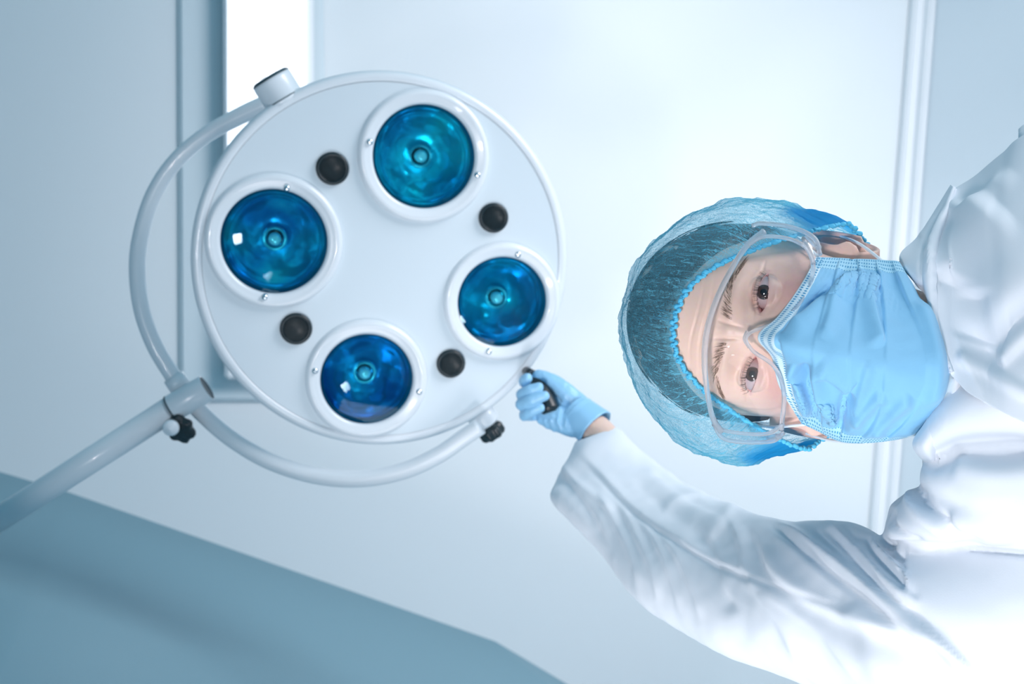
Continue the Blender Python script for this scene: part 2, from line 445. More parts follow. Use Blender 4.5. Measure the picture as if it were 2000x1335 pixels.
kb = lathe('clamp_knob', b2 + d2 * 0.027, d2, [(0.008, -0.001), (0.008, 0.004), (0.0155, 0.006), (0.0175, 0.009), (0.0175, 0.019), (0.0150, 0.023), (0.0001, 0.0245)], M_black, lamp, 96, star=(7, 0.10))
yk = [(522, 203, 1.375), (470, 226, 1.378), (400, 265, 1.382), (340, 318, 1.386), (300, 380, 1.39), (277, 450, 1.393), (268, 520, 1.395), (276, 600, 1.398), (300, 670, 1.404), (332, 725, 1.411), (368, 778, 1.414),
      (410, 822, 1.411), (460, 862, 1.404), (520, 897, 1.398), (590, 922, 1.395), (660, 934, 1.39), (730, 932, 1.385), (800, 915, 1.38), (860, 886, 1.375), (905, 855, 1.37), (938, 832, 1.365)]
yp = catmull([P(*q) for q in yk], 160)
rad = np.interp(np.linspace(0, 1, 160), [0, 0.1, 0.4, 0.7, 1], [0.0125, 0.0105, 0.0112, 0.0115, 0.0115])
tube('yoke_tube', yp, rad, M_enamel, lamp, 24)
# T joint and arm
j0, j1 = P(404, 757, 1.396), P(336, 797, 1.392)
ax = (j0 - j1) / np.linalg.norm(j0 - j1)
L = np.linalg.norm(j0 - j1)
tj = lathe('joint_sleeve', j1, ax, [(0.0001, 0), (0.0185, 0.0), (0.0190, 0.001), (0.0190, L - 0.001), (0.0185, L), (0.0172, L + 0.0002)], M_enamel, lamp, 48)
lathe('end_plug', j1, ax, [(0.0174, L + 0.0003), (0.0150, L - 0.001), (0.0001, L - 0.0012)], M_dark, tj, 48)
lathe('gasket', j1, ax, [(0.0188, -0.0012), (0.0193, -0.0008), (0.0193, 0.0008), (0.0188, 0.0012)], M_dark, tj, 48)
# collar around the yoke where it passes the joint
mid = P(354, 758, 1.412); m2 = P(339, 736, 1.412)
tube('yoke_collar', [m2, (m2 + mid) / 2, mid], 0.0148, M_enamel, lamp, 32)
# arm: from the joint down to a flange on the wall
pA = j1 - ax * 0.002; pB = P(0, 1012, 1.43)
adir = (pB - pA) / np.linalg.norm(pB - pA)
p, q = poly[0], poly[1]
t = (q - p) / np.linalg.norm(q - p); nW = np.array([-t[1], t[0], 0]); nW = nW if nW[1] > 0 else -nW
s = ((p - pA) @ nW) / (adir @ nW)
hit = pA + adir * s
print('arm length', s, hit)
tube('lamp_arm', [pA, pA + adir * s * 0.5, hit - adir * 0.004], 0.0178, M_enamel, lamp, 40)
lathe('wall_flange', hit - nW * 0.0005, -nW, [(0.0001, 0), (0.055, 0), (0.055, 0.006), (0.05, 0.010), (0.03, 0.014), (0.024, 0.03), (0.0001, 0.03)], M_enamel, lamp, 48)
# star knob
kd = (-F * 0.75 + R * -0.25 + D * 0.55); kd /= np.linalg.norm(kd)
kc = P(350, 835, 1.392)
ks = lathe('star_knob', kc, kd, [(0.010, -0.006), (0.0205, -0.005), (0.0225, -0.001), (0.0225, 0.004), (0.0195, 0.007), (0.0165, 0.0068), (0.0150, 0.0085), (0.010, 0.0088), (0.0001, 0.009)], M_black, lamp, 128, star=(7, 0.09))
bc = P(333, 840, 1.357)
lathe('bolt', P(336, 826, 1.392), bc - P(336, 826, 1.392), [(0.0085, 0), (0.0085, 0.018), (0.0105, 0.019), (0.0108, 0.026), (0.0085, 0.0295), (0.0001, 0.031)], M_enamel, lamp, 32)
# black handle at the rim held by the hand
hd = [P(1040, 729, 1.375), P(1046, 742, 1.364), P(1058, 766, 1.350), P(1070, 790, 1.342), P(1075, 806, 1.338)]
tube('grip_handle', catmull(hd, 30), np.interp(np.linspace(0, 1, 30), [0, .15, .5, .9, 1], [.006, .0095, .0125, .0125, .009]), M_black, lamp, 24)
tube('handle_stem', [P(1024, 722, 1.43), P(1041, 731, 1.375)], 0.006, M_black, lamp, 16)

# ------------------------------------------------------------------ the clinician: head frame
O = P(1473, 655, 0.755)
x0 = -0.19 * R + 0.98 * D; x0 /= np.linalg.norm(x0)
y0 = -F
z0 = np.cross(x0, y0)
pt, yw = math.radians(22), math.radians(8)
yv = math.cos(pt) * y0 + math.sin(pt) * z0
zv = math.cos(pt) * z0 - math.sin(pt) * y0
yh = math.cos(yw) * yv + math.sin(yw) * x0
xh = math.cos(yw) * x0 - math.sin(yw) * yv
zh = zv
HM = np.stack([xh, yh, zh])                   # rows
def L2W(v): return O + (np.asarray(v, float) / 1000.0) @ HM
def W2L(v): return ((np.asarray(v) - O) @ HM.T) * 1000.0
def U(px, py, y_mm, x=None):
    """point on the line of sight whose local forward coordinate is y_mm"""
    r = ray(px, py)
    t = (y_mm / 1000.0 - (CAM - O) @ yh) / (r @ yh)
    return CAM + r * t

EYES = [(31.5, -1.0), (-31.5, 1.0)]
def head_surface():
    T = np.array([(116.5, -85, -100, 4), (115.5, -72, -114, 16), (112, -52, -138, 35), (100, -30, -165, 54), (80, -10, -182, 67), (60, -2, -190, 73),
                  (40, 1, -193, 75.5), (20, 0, -193, 75.5), (0, -6, -188, 73), (-20, -6, -180, 69), (-40, -5, -168, 65), (-60, -4, -155, 61),
                  (-80, -4, -145, 54), (-100, -6, -140, 50), (-112, -13, -138, 46), (-120, -32, -137, 48), (-130, -55, -136, 52), (-170, -60, -140, 54), (-240, -62, -150, 60)], float)
    zs = np.concatenate([np.linspace(116.5, 62, 30), np.linspace(61, 32, 40), np.linspace(31.5, -22, 110), np.linspace(-23, -60, 50), np.linspace(-62, -240, 45)])
    o = np.argsort(T[:, 0]); S = T[o]
    def f(k):
        v = np.interp(zs, S[:, 0], S[:, k]); kk = np.array([.25, .5, .25])
        for _ in range(6):
            v2 = np.convolve(v, kk, 'same'); v2[0], v2[-1] = v[0], v[-1]; v = v2
        return v
    yf, yb, wd = f(1), f(2), f(3)
    nf, nb = 300, 60
    s = np.linspace(-1, 1, nf); s = 0.62 * s + 0.38 * s ** 3       # denser near the middle
    phf = math.pi / 2 * s
    phb = np.linspace(math.pi / 2, 3 * math.pi / 2, nb + 2)[1:-1]
    ph = np.concatenate([phf, phb])
    Z = np.repeat(zs[:, None], len(ph), 1)
    yc = (yf + yb) / 2
    cc = np.cos(ph); ss = np.sin(ph)
    yc = np.clip(yc, -98, -80)
    X = wd[:, None] * ss[None]
    Y = np.where(cc[None] > 0, yc[:, None] + (yf - yc)[:, None] * np.abs(cc)[None] ** 0.95, yc[:, None] - (yc - yb)[:, None] * np.abs(cc)[None])
    front = np.clip(cc, 0, 1)[None] ** 0.5 * np.ones_like(X)
    g = lambda x, s_: np.exp(-(x / s_) ** 2)
    ax = np.abs(X)
    d = np.zeros_like(X)
    nh = np.interp(-Z, [-14, -6, 5, 20, 38, 46, 52, 58], [0, 4, 8, 16, 26, 26, 14, 0])
    ns = np.interp(-Z, [-10, 5, 25, 42, 55], [8, 8, 10, 13, 15])
    d += nh * np.exp(-np.abs(X / ns) ** 2.2)
    d += 4.5 * g(Z - 17 - ax * 0.05, 7) * g(ax - 24, 20)
    d += 2.0 * g(Z - 14, 8) * g(X, 10)
    d -= 8.0 * g(ax - 29, 15) * g(Z - 3, 12)
    d += 5.0 * g(ax - 44, 14) * g(Z + 27, 12)
    d -= 3.0 * g(ax - 66, 10) * g(Z - 20, 22)
    # frown and forehead lines
    d -= 1.5 * g(ax - 5.5 - (Z - 20) * .15, 1.6) * g(Z - 18, 9)
    d += 1.0 * g(X, 3) * g(Z - 20, 9)
    for zz, a_ in ((31, .5), (38, .6), (45, .5)):
        d -= a_ * g(Z - zz - 1.2 * np.sin(X / 11), 1.1) * g(X, 32)
    Y = Y + d * front
    tint = np.ones(X.shape + (3,)) * np.array([0.88, 0.61, 0.50])
    def mixc(wt, c):
        nonlocal tint
        wt = np.clip(wt, 0, 1)[..., None]; tint = tint * (1 - wt) + np.array(c) * wt
    mixc(0.6 * g(ax - 38, 20) * g(Z + 20, 13), (0.74, 0.34, 0.32))
    mixc(0.30 * g(ax - 24, 14) * g(Z - 18, 6), (0.55, 0.38, 0.31))
    mixc(0.30 * g(X, 8) * g(Z + 10, 25), (0.86, 0.70, 0.62))
    for cx, cz in EYES:
        sgn = 1 if cx > 0 else -1
        u = (X - cx) * sgn; v = Z - cz - 0.06 * u
        er = 13.6
        q = er ** 2 - (X - cx) ** 2 - (Z - cz) ** 2
        ball = np.where(q > 0, -24.5 + np.sqrt(np.clip(q, 0, None)), -99)
        near = (np.abs(u) < 24) & (np.abs(v) < 20)
        k = 1.6
        sm = np.where(near & (q > 0), np.logaddexp(Y / k, ball / k) * k, Y)
        Y = np.where(near, np.maximum(sm, Y), Y)
        e = np.clip(1 - (u / 14.8) ** 2, 0, None)
        zu = 3.9 * e ** 0.75 + (-0.03 * u)
        zl = -3.9 * e ** 0.85 - 0.0 * u
        crease = zu + 3.6 + 0.05 * u
        Y -= near * (1.9 * g(v - crease, 0.9) * g(u - 1, 16))
        Y += near * (1.0 * g(v - crease - 2.6, 1.8) * g(u - 2, 17))
        Y -= near * (0.8 * g(v - zl + 4.5, 1.2) * g(u + 1, 12))
        Y -= near * (0.6 * g(v - zl + 8.5 + u * 0.2, 1.5) * g(u + 3, 12))
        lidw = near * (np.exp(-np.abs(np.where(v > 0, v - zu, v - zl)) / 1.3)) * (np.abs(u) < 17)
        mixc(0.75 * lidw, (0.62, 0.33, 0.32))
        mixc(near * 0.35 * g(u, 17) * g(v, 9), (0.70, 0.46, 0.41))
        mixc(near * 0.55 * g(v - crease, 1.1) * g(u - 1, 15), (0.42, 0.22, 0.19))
        inside = near & (e > 0) & (v < zu) & (v > zl)
        Y = np.where(inside, np.minimum(Y, -24.5), Y)
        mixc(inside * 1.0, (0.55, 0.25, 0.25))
    V = np.stack([X, Y, Z], 2)
    n, m_ = X.shape
    F_ = grid_faces(n, m_, True)
    F_.append(tuple(range(m_))[::-1]); F_.append(tuple((n - 1) * m_ + j for j in range(m_)))
    return V.reshape(-1, 3), F_, tint.reshape(-1, 3)
HV, HF, HT = head_surface()

def ear_vf(side):
    """side=+1 doctor's right ear; local mm"""
    nu, nv = 40, 64
    V = []; 
    for i in range(nu):
        r = i / (nu - 1)
        for j in range(nv):
            a = 2 * math.pi * j / nv
            ey = math.cos(a); ez = math.sin(a)
            wy = 17 * (1 - 0.18 * (ez < 0) * -ez)      # narrower lobe
            y = r * wy * ey - (4 * ez if ez > 0 else 0)
            z = r * 32 * ez
            h = 4 + 7 * math.exp(-((r - 0.90) / 0.10) ** 2) * (1 if ez > -0.55 else 0.45)      # helix
            h += 4.5 * math.exp(-((r - 0.55) / 0.10) ** 2) * (1 if ey < 0.3 else 0.3)            # antihelix
            h -= 5 * math.exp(-((y - 3) / 7) ** 2 - ((z + 5) / 9) ** 2)                           # concha
            h += 5 * math.exp(-((y - 13) / 4) ** 2 - ((z + 6) / 6) ** 2)                           # tragus
            if r > 0.95: h -= (r - 0.95) / 0.05 * 9
            back = 0.42
            yy = y; hh = h + 14 * (1 - (y + 17) / 34) * 0.9
            V.append((side * (62 + hh), -90 + yy, -40 + z))
    return np.array(V), grid_faces(nu, nv, True)
verts = [HV]; faces = list(HF); tints = [HT]; off = len(HV)
for sd in (1, -1):
    V, f = ear_vf(sd)
    verts.append(V); faces += [tuple(off + i for i in q) for q in f]; off += len(V)
    rr = np.linspace(0, 1, 40).repeat(64)
    c = np.array([0.80, 0.55, 0.47]) * np.ones((len(V), 3)); k = np.exp(-((rr - 0.4) / 0.3) ** 2)[:, None] * 0.55
    tints.append(c * (1 - k) + np.array([0.62, 0.26, 0.18]) * k)
W = L2W(np.vstack(verts))
# shoulders, arm and hand under the clothes: one skinned limb joined to the neck
def skin_mesh(nodes, edges, sub=2, root=0):
    me = bpy.data.meshes.new('skin_tmp'); me.from_pydata([tuple(map(float, n[0])) for n in nodes], edges, []); me.update()
    o = bpy.data.objects.new('skin_tmp', me); COL.objects.link(o)
    md = o.modifiers.new('s', 'SKIN'); md.use_smooth_shade = True; md.branch_smoothing = 0.6
    for i, n in enumerate(nodes):
        sv = me.skin_vertices[0].data[i]; r = n[1]
        sv.radius = (r, r) if np.isscalar(r) else r
        sv.use_root = (i == root)
    s2 = o.modifiers.new('u', 'SUBSURF'); s2.levels = sub; s2.render_levels = sub
    dg = bpy.context.evaluated_depsgraph_get(); ev = o.evaluated_get(dg).to_mesh()
    V = np.empty(len(ev.vertices) * 3); ev.vertices.foreach_get('co', V)
    F_ = [tuple(p.vertices) for p in ev.polygons]
    o.evaluated_get(dg).to_mesh_clear()
    bpy.data.objects.remove(o); bpy.data.meshes.remove(me)
    return V.reshape(-1, 3), F_
neckb = L2W((0, -110, -170)); chest = P(2150, 700, 0.80); pelvis = P(2900, 700, 0.70)
shR = P(1960, 1130, 0.82); shL = P(2040, 380, 0.86); elb = P(1470, 1120, 1.06); wri = P(1168, 842, 1.325); elL = P(2500, 200, .74)
nodes = [(pelvis, .12), (chest, .11), (neckb, .05), (P(1800, 1200, .86), .03), (elb, .04), (P(1370, 1065, 1.13), .034), (P(1222, 905, 1.27), .023), (wri, .0225), (P(1150, 830, 1.33), .024), (shL, .05), (elL, .04)]
edges = [(0, 1), (1, 2), (1, 3), (3, 4), (4, 5), (5, 6), (6, 7), (7, 8), (1, 9), (9, 10)]
BV, BF = skin_mesh(nodes, edges, 2)
faces += [tuple(off + i for i in q) for q in BF]; off += len(BV)
tb = np.ones((len(BV), 3)) * np.array([0.82, 0.60, 0.50])
person = mk('person', np.vstack([W, BV]), faces, M_skin, None, True, None, np.vstack(tints + [tb]))
tag(person, 'person in white coat, blue cap and mask, leaning over with gloved hand on lamp', 'person')

# eyeballs
for cx, cz in EYES:
    c = L2W((cx, -24.5, cz)); gdir = CAM - c; gdir /= np.linalg.norm(gdir)
    gdir = gdir + (0.11 * zh); gdir /= np.linalg.norm(gdir)
    prof = []; cols = []
    for a in np.concatenate([np.linspace(0.001, 0.60, 40), np.linspace(0.63, 1.9, 24)]):
        r = 12.4 + (0.55 * math.cos(a / 0.55 * math.pi / 2) if a < 0.55 else 0)
        prof.append((r * math.sin(a) / 1000, r * math.cos(a) / 1000))
        if a < 0.20: cc = (0.006, 0.006, 0.009)
        elif a < 0.435: cc = (0.055, 0.030, 0.026) if a < 0.40 else (0.03, 0.022, 0.025)
        elif a < 0.47: cc = (0.22, 0.16, 0.16)
        else: cc = (0.56, 0.43, 0.44)
        cols += [cc] * 48
    V, f = lathe_vf(c, gdir, prof, 48)
    mk('eye', V, f, M_eye, person, True, None, np.array(cols))

# brows and lashes as fine hair strands
HVg = HV
def surfy(x, z):
    k = np.argmin((HVg[:, 0] - x) ** 2 + (HVg[:, 2] - z) ** 2 + (HVg[:, 1] < -70) * 1e6); return HVg[k, 1]
def strands(name, items, mat_, r):
    VV, FF = [], []; o_ = 0
    for pts in items:
        p = catmull(L2W(pts), 5); V, f = tube_vf(p, [r, r, r * .8, r * .55, r * .15], 4, off=o_, cap=False)
        VV.append(V); FF += f; o_ += len(V)
    o = mk(name, np.vstack(VV), FF, mat_, person); o['kind'] = 'stuff'; return o
items = []
for sgn in (1, -1):
    for k in range(190):
        t = random.random(); ux = 9 + 42 * t
        zc = 19.5 + 5.5 * math.sin(min(1, t * 1.25) * math.pi * .62) - 4.5 * max(0, t - .6) * 2
        hw = 3.3 * (1 - 0.65 * t) * (0.6 if t < .06 else 1)
        z = zc + random.uniform(-1, 1) * hw
        x = ux * sgn
        dirx = sgn * (0.25 + 0.8 * t + random.uniform(-.15, .15)); dirz = 0.9 - 1.25 * t + random.uniform(-.2, .2)
        ln = random.uniform(4, 7.5)
        q = []
        for s_ in (0, .33, .66, 1):
            xx = x + dirx * ln * s_; zz = z + dirz * ln * s_ - (zz0 if False else 0)
            q.append((xx, surfy(xx, zz) + 0.3 + 1.3 * s_ * (1 - s_ * .4), zz))
        items.append(q)
strands('eyebrow', items, M_brow, 0.00010)
items = []
for cx, cz in EYES:
    sgn = 1 if cx > 0 else -1
    for k in range(46):
        u = random.uniform(-12, 14); e = max(0, 1 - (u / 14.8) ** 2)
        z = cz + .06 * u + 3.9 * e ** .75; x = cx + sgn * u
        yb_ = -24.5 + math.sqrt(max(1, 13.4 ** 2 - (x - cx) ** 2 - (z - cz) ** 2))
        items.append([(x, yb_, z), (x + sgn * .05 * u, yb_ + 3, z - .6), (x + sgn * .12 * u, yb_ + 5.5, z + .8), (x + sgn * .2 * u, yb_ + 7, z + 2.8)])
strands('eyelashes', items, M_lash, 0.00011)

# hair under the cap
hv = []
nz_, na = 60, 120
for i in range(nz_):
    al = 0.02 + 2.05 * i / (nz_ - 1)
    for j in range(na):
        th = 2 * math.pi * j / na
        x = math.sin(al) * math.sin(th); y = math.sin(al) * math.cos(th); z = math.cos(al)
        frontness = max(0, y)
        zz = 28 + 92 * z
        lim = 66 * max(0, math.cos(th)) ** 0.8 - 20 * max(0, -math.cos(th)) - 8 * abs(math.sin(th))
        sc = 1.0
        if zz < lim: zz = lim; sc = 0.93
        bump = 1 + 0.015 * noise.noise(Vector((x * 5, y * 5, z * 5)))
        hv.append((82 * x * sc * bump, -97 + (103 if y < 0 else 107) * y * sc * bump, zz * bump if zz > 60 else zz))
hair = mk('hair', L2W(hv), grid_faces(nz_, na, True), M_hair, person)
items = []
for k in range(900):
    th = random.uniform(-3.1, 3.1); al = random.uniform(.15, 1.25 if abs(th) > 1.3 else .72)
    q = []
    for s_ in range(4):
        a2 = al + s_ * .06; t2 = th + random.uniform(-.03, .03)
        q.append((84.5 * math.sin(a2) * math.sin(t2), -97 + 107.3 * math.sin(a2) * math.cos(t2), 28 + 93.5 * math.cos(a2)))
    items.append(q)
st = strands('hair_strands', items, M_hair, 0.0004)

# ------------------------------------------------------------------ bouffant cap
CTH = 420
th = np.linspace(0, 2 * math.pi, CTH, endpoint=False)
nzr = np.array([noise.fractal(Vector((math.cos(t) * 6, math.sin(t) * 6, 3)), .8, 2, 3) for t in th])
def elastic(th):
    c, s = np.cos(th), np.sin(th)
    ze = 61 * np.clip(c, 0, 1) ** 1.2 - 64 * np.clip(-c, 0, 1) - 43 * np.abs(s) ** 3
    r = np.interp(ze, [-64, -43, -10, 20, 60], [0.93, 1.16, 1.07, 1.01, 0.99])
    x = 79.5 * s * r; y = -96 + (99.5 * c) * r
    return x, y, ze
ex, ey, ez = elastic(th)
NR = 90
cap = np.zeros((NR, CTH, 3))
wr = np.sin(th * 46 + 6 * nzr * 6) * 0.6 + np.sin(th * 71 + 9 * nzr * 5) * 0.5
wr2 = np.sin(th * 23 + 5 * nzr * 6)
for i in range(NR):
    t = i / (NR - 1)                              # 0 hem, 1 crown
    # hem direction in ellipsoid space
    hx, hy, hz = ex / 101, (ey + 100) / 116, (ez - 22) / 106
    n0 = np.sqrt(hx ** 2 + hy ** 2 + hz ** 2)
    al0 = np.arccos(np.clip(hz / n0, -1, 1)) + np.where(np.cos(th) < .4, .10, 0.0) * 0
    tha = np.arctan2(hx, hy)
    al = al0 * (1 - t) + 0.004
    r = 1 - (1 - n0) * math.exp(-t / 0.085)        # balloons out quickly from the hem
    r = r * (1 + wr * 0.012 * math.exp(-t / 0.16) * min(1, t * 25) + wr2 * 0.008 * math.exp(-t / .4) * min(1, t * 12))
    # extra puff at both temples, flatter brow
    side = np.abs(np.sin(tha)) ** 2 * np.sin(al) ** 2
    X = 101 * r * np.sin(al) * np.sin(tha) * (1 + 0.02 * side); Y = -100 + 116 * r * np.sin(al) * np.cos(tha)
    X = np.where(X > 0, X * (1 + 0.13 * min(1, t * 7) * np.sin(al) ** 2), X)
    Z = 22 + 106 * r * np.cos(al)
    cap[i] = np.stack([X, Y, Z], 1)
fl = cap.reshape(-1, 3)
nn = fl - np.array([0, -100, 22]); nn /= np.linalg.norm(nn, axis=1)[:, None]
tt = np.repeat(np.linspace(0, 1, NR), CTH)
dn = fnoise(fl, 0.035, 3.1, 4) * 3.2 + fnoise(fl, 0.11, 8.0, 3) * 1.2
fl = fl + nn * (dn * np.clip(tt * 12, 0, 1))[:, None]
uv = np.stack([np.tile(th / (2 * math.pi), NR), tt], 1)
M_cap = bpy.data.materials.new('cap_fabric'); M_cap.use_nodes = True
nt = M_cap.node_tree; b = nt.nodes['Principled BSDF']
b.inputs['Roughness'].default_value = 0.7
tc = nd(M_cap, 'ShaderNodeTexCoord')
mp = nd(M_cap, 'ShaderNodeMapping'); mp.inputs['Scale'].default_value = (130, 5, 1)
lk(M_cap, tc.outputs['UV'], mp.inputs['Vector'])
n1 = nd(M_cap, 'ShaderNodeTexNoise'); n1.inputs['Scale'].default_value = 1.0; n1.inputs['Detail'].default_value = 3; n1.inputs['Distortion'].default_value = 1.4
lk(M_cap, mp.outputs[0], n1.inputs['Vector'])
# narrow bright threads where the noise crosses its middle
ab = nd(M_cap, 'ShaderNodeMath', operation='SUBTRACT'); ab.inputs[1].default_value = 0.5; lk(M_cap, n1.outputs['Fac'], ab.inputs[0])
ab2 = nd(M_cap, 'ShaderNodeMath', operation='ABSOLUTE'); lk(M_cap, ab.outputs[0], ab2.inputs[0])
mr = nd(M_cap, 'ShaderNodeMapRange'); mr.inputs['From Min'].default_value = 0.0; mr.inputs['From Max'].default_value = 0.030; mr.inputs['To Min'].default_value = 1; mr.inputs['To Max'].default_value = 0
lk(M_cap, ab2.outputs[0], mr.inputs['Value'])
sp = nd(M_cap, 'ShaderNodeSeparateXYZ'); lk(M_cap, tc.outputs['UV'], sp.inputs[0])
fa = nd(M_cap, 'ShaderNodeMapRange'); fa.inputs['From Min'].default_value = 0.0; fa.inputs['From Max'].default_value = 0.75; fa.inputs['To Min'].default_value = 0.85; fa.inputs['To Max'].default_value = 0.0
lk(M_cap, sp.outputs['Y'], fa.inputs['Value'])
th_ = nd(M_cap, 'ShaderNodeMath', operation='MULTIPLY'); lk(M_cap, mr.outputs[0], th_.inputs[0]); lk(M_cap, fa.outputs[0], th_.inputs[1])
n2 = nd(M_cap, 'ShaderNodeTexNoise'); n2.inputs['Scale'].default_value = 900; n2.inputs['Detail'].default_value = 2; lk(M_cap, tc.outputs['Object'], n2.inputs['Vector'])
fb = nd(M_cap, 'ShaderNodeMapRange'); fb.inputs['From Min'].default_value = .35; fb.inputs['From Max'].default_value = .65; fb.inputs['To Min'].default_value = 0.10; fb.inputs['To Max'].default_value = 0.36
lk(M_cap, n2.outputs['Fac'], fb.inputs['Value'])
lw = nd(M_cap, 'ShaderNodeLayerWeight'); lw.inputs['Blend'].default_value = 0.30
lwm = nd(M_cap, 'ShaderNodeMath', operation='MULTIPLY'); lwm.inputs[1].default_value = 0.34; lk(M_cap, lw.outputs['Facing'], lwm.inputs[0])
hm = nd(M_cap, 'ShaderNodeMapRange'); hm.inputs['From Min'].default_value = 0.0; hm.inputs['From Max'].default_value = 0.07; hm.inputs['To Min'].default_value = 0.45; hm.inputs['To Max'].default_value = 0.0
lk(M_cap, sp.outputs['Y'], hm.inputs['Value'])
s1 = nd(M_cap, 'ShaderNodeMath', operation='ADD'); lk(M_cap, th_.outputs[0], s1.inputs[0]); lk(M_cap, fb.outputs[0], s1.inputs[1])
s2 = nd(M_cap, 'ShaderNodeMath', operation='ADD'); lk(M_cap, s1.outputs[0], s2.inputs[0]); lk(M_cap, lwm.outputs[0], s2.inputs[1])
s3 = nd(M_cap, 'ShaderNodeMath', operation='ADD', use_clamp=True); lk(M_cap, s2.outputs[0], s3.inputs[0]); lk(M_cap, hm.outputs[0], s3.inputs[1])
dx1 = nd(M_cap, 'ShaderNodeMath', operation='SUBTRACT'); dx1.inputs[1].default_value = 0.5; lk(M_cap, sp.outputs['X'], dx1.inputs[0])
dx2 = nd(M_cap, 'ShaderNodeMath', operation='ABSOLUTE'); lk(M_cap, dx1.outputs[0], dx2.inputs[0])
dx3 = nd(M_cap, 'ShaderNodeMath', operation='SUBTRACT'); dx3.inputs[1].default_value = 0.262; lk(M_cap, dx2.outputs[0], dx3.inputs[0])
dx4 = nd(M_cap, 'ShaderNodeMath', operation='ABSOLUTE'); lk(M_cap, dx3.outputs[0], dx4.inputs[0])
dxa = nd(M_cap, 'ShaderNodeMapRange'); dxa.inputs['From Min'].default_value = 0.030; dxa.inputs['From Max'].default_value = 0.055; dxa.inputs['To Min'].default_value = 1; dxa.inputs['To Max'].default_value = 0; lk(M_cap, dx4.outputs[0], dxa.inputs['Value'])
dya = nd(M_cap, 'ShaderNodeMapRange'); dya.inputs['From Min'].default_value = 0.11; dya.inputs['From Max'].default_value = 0.17; dya.inputs['To Min'].default_value = 1; dya.inputs['To Max'].default_value = 0; lk(M_cap, sp.outputs['Y'], dya.inputs['Value'])
dbl = nd(M_cap, 'ShaderNodeMath', operation='MULTIPLY'); lk(M_cap, dxa.outputs[0], dbl.inputs[0]); lk(M_cap, dya.outputs[0], dbl.inputs[1])
dcol = nd(M_cap, 'ShaderNodeMix', data_type='RGBA'); dcol.inputs[6].default_value = (0.24, 0.76, 0.98, 1); dcol.inputs[7].default_value = (0.01, 0.40, 0.85, 1); lk(M_cap, dbl.outputs[0], dcol.inputs[0])
lk(M_cap, dcol.outputs[2], b.inputs['Base Color'])
s4 = nd(M_cap, 'ShaderNodeMath', operation='ADD', use_clamp=True); lk(M_cap, s3.outputs[0], s4.inputs[0]); lk(M_cap, dbl.outputs[0], s4.inputs[1]); s3 = s4
tl = nd(M_cap, 'ShaderNodeBsdfTranslucent'); lk(M_cap, dcol.outputs[2], tl.inputs[0])
ms = nd(M_cap, 'ShaderNodeMixShader'); ms.inputs[0].default_value = 0.55; lk(M_cap, b.outputs[0], ms.inputs[1]); lk(M_cap, tl.outputs[0], ms.inputs[2])
tp = nd(M_cap, 'ShaderNodeBsdfTransparent'); tp.inputs[0].default_value = (0.90, 0.98, 1, 1)
mm = nd(M_cap, 'ShaderNodeMixShader'); lk(M_cap, s3.outputs[0], mm.inputs[0]); lk(M_cap, tp.outputs[0], mm.inputs[1]); lk(M_cap, ms.outputs[0], mm.inputs[2])
lk(M_cap, mm.outputs[0], nt.nodes['Material Output'].inputs[0])
cap_o = mk('bouffant_cap', L2W(fl), grid_faces(NR, CTH, True), M_cap, person, True, uv)
cap_o['label'] = 'translucent light blue disposable bouffant cap'
M_hem = mat('cap_elastic', (0.10, 0.55, 0.83), 0.7)
pp = np.stack([ex, ey, ez], 1)
tgt = np.linspace(0, 2 * math.pi, 1400, endpoint=False)
e1, e2, e3 = elastic(tgt)
wz = np.sin(tgt * 120) * 1.0 + np.sin(tgt * 83 + 1) * .8; wo = np.cos(tgt * 120 + .7) * .9 + np.cos(tgt * 61) * .6
path = np.stack([e1 * (1 + .004 * wo), (e2 + 96) * (1 + .004 * wo) - 96 + 0.8, e3 + wz - 1], 1)
tube('elastic_hem', L2W(path), 0.0016 + 0.0005 * np.sin(tgt * 200), M_hem, cap_o, 8, closed_path=True)

# ------------------------------------------------------------------ surgical mask
MC = [
 [(1594, 503, -62), (1562, 560, -24), (1520, 618, 2), (1481, 657, 16), (1508, 697, 4), (1523, 755, -24), (1566, 826, -62)],
 [(1630, 504, -63), (1602, 570, -20), (1572, 622, 12), (1545, 672, 30), (1562, 718, 13), (1580, 775, -20), (1600, 842, -65)],
 [(1665, 506, -64), (1650, 578, -18), (1630, 632, 14), (1618, 688, 30), (1622, 738, 12), (1630, 795, -22), (1632, 858, -67)],
 [(1700, 507, -64), (1700, 580, -20), (1692, 645, 9), (1685, 700, 22), (1688, 752, 7), (1684, 810, -28), (1662, 864, -66)],
 [(1730, 509, -62), (1748, 590, -22), (1755, 655, 2), (1755, 715, 12), (1752, 768, 0), (1738, 822, -35), (1705, 863, -62)],
 [(1755, 512, -60), (1788, 585, -28), (1818, 655, -12), (1832, 720, -5), (1815, 782, -18), (1778, 832, -40), (1745, 858, -58)],
 [(1762, 530, -72), (1806, 600, -48), (1842, 670, -34), (1860, 735, -28), (1838, 792, -38), (1800, 842, -52), (1762, 855, -66)]]
ctrl = [[U(*q) for q in row] for row in MC]
nu, nv = 260, 220
G = surf(ctrl, nu, nv)
N = vnormals(G, None)
if (N[nv // 2, nu // 2] @ (CAM - G[nv // 2, nu // 2])) < 0: N = -N
fl = G.reshape(-1, 3); nf_ = N.reshape(-1, 3)
HMAP = np.full((200, 260), -99.0)               # front height of the head on a 1 mm grid, x -100..99, z -160..99
ok = (HV[:, 1] > -92)
xi = np.clip(np.round(HV[ok, 0] + 100).astype(int), 0, 199); zi = np.clip(np.round(HV[ok, 2] + 160).astype(int), 0, 259)
np.maximum.at(HMAP, (xi, zi), HV[ok, 1])
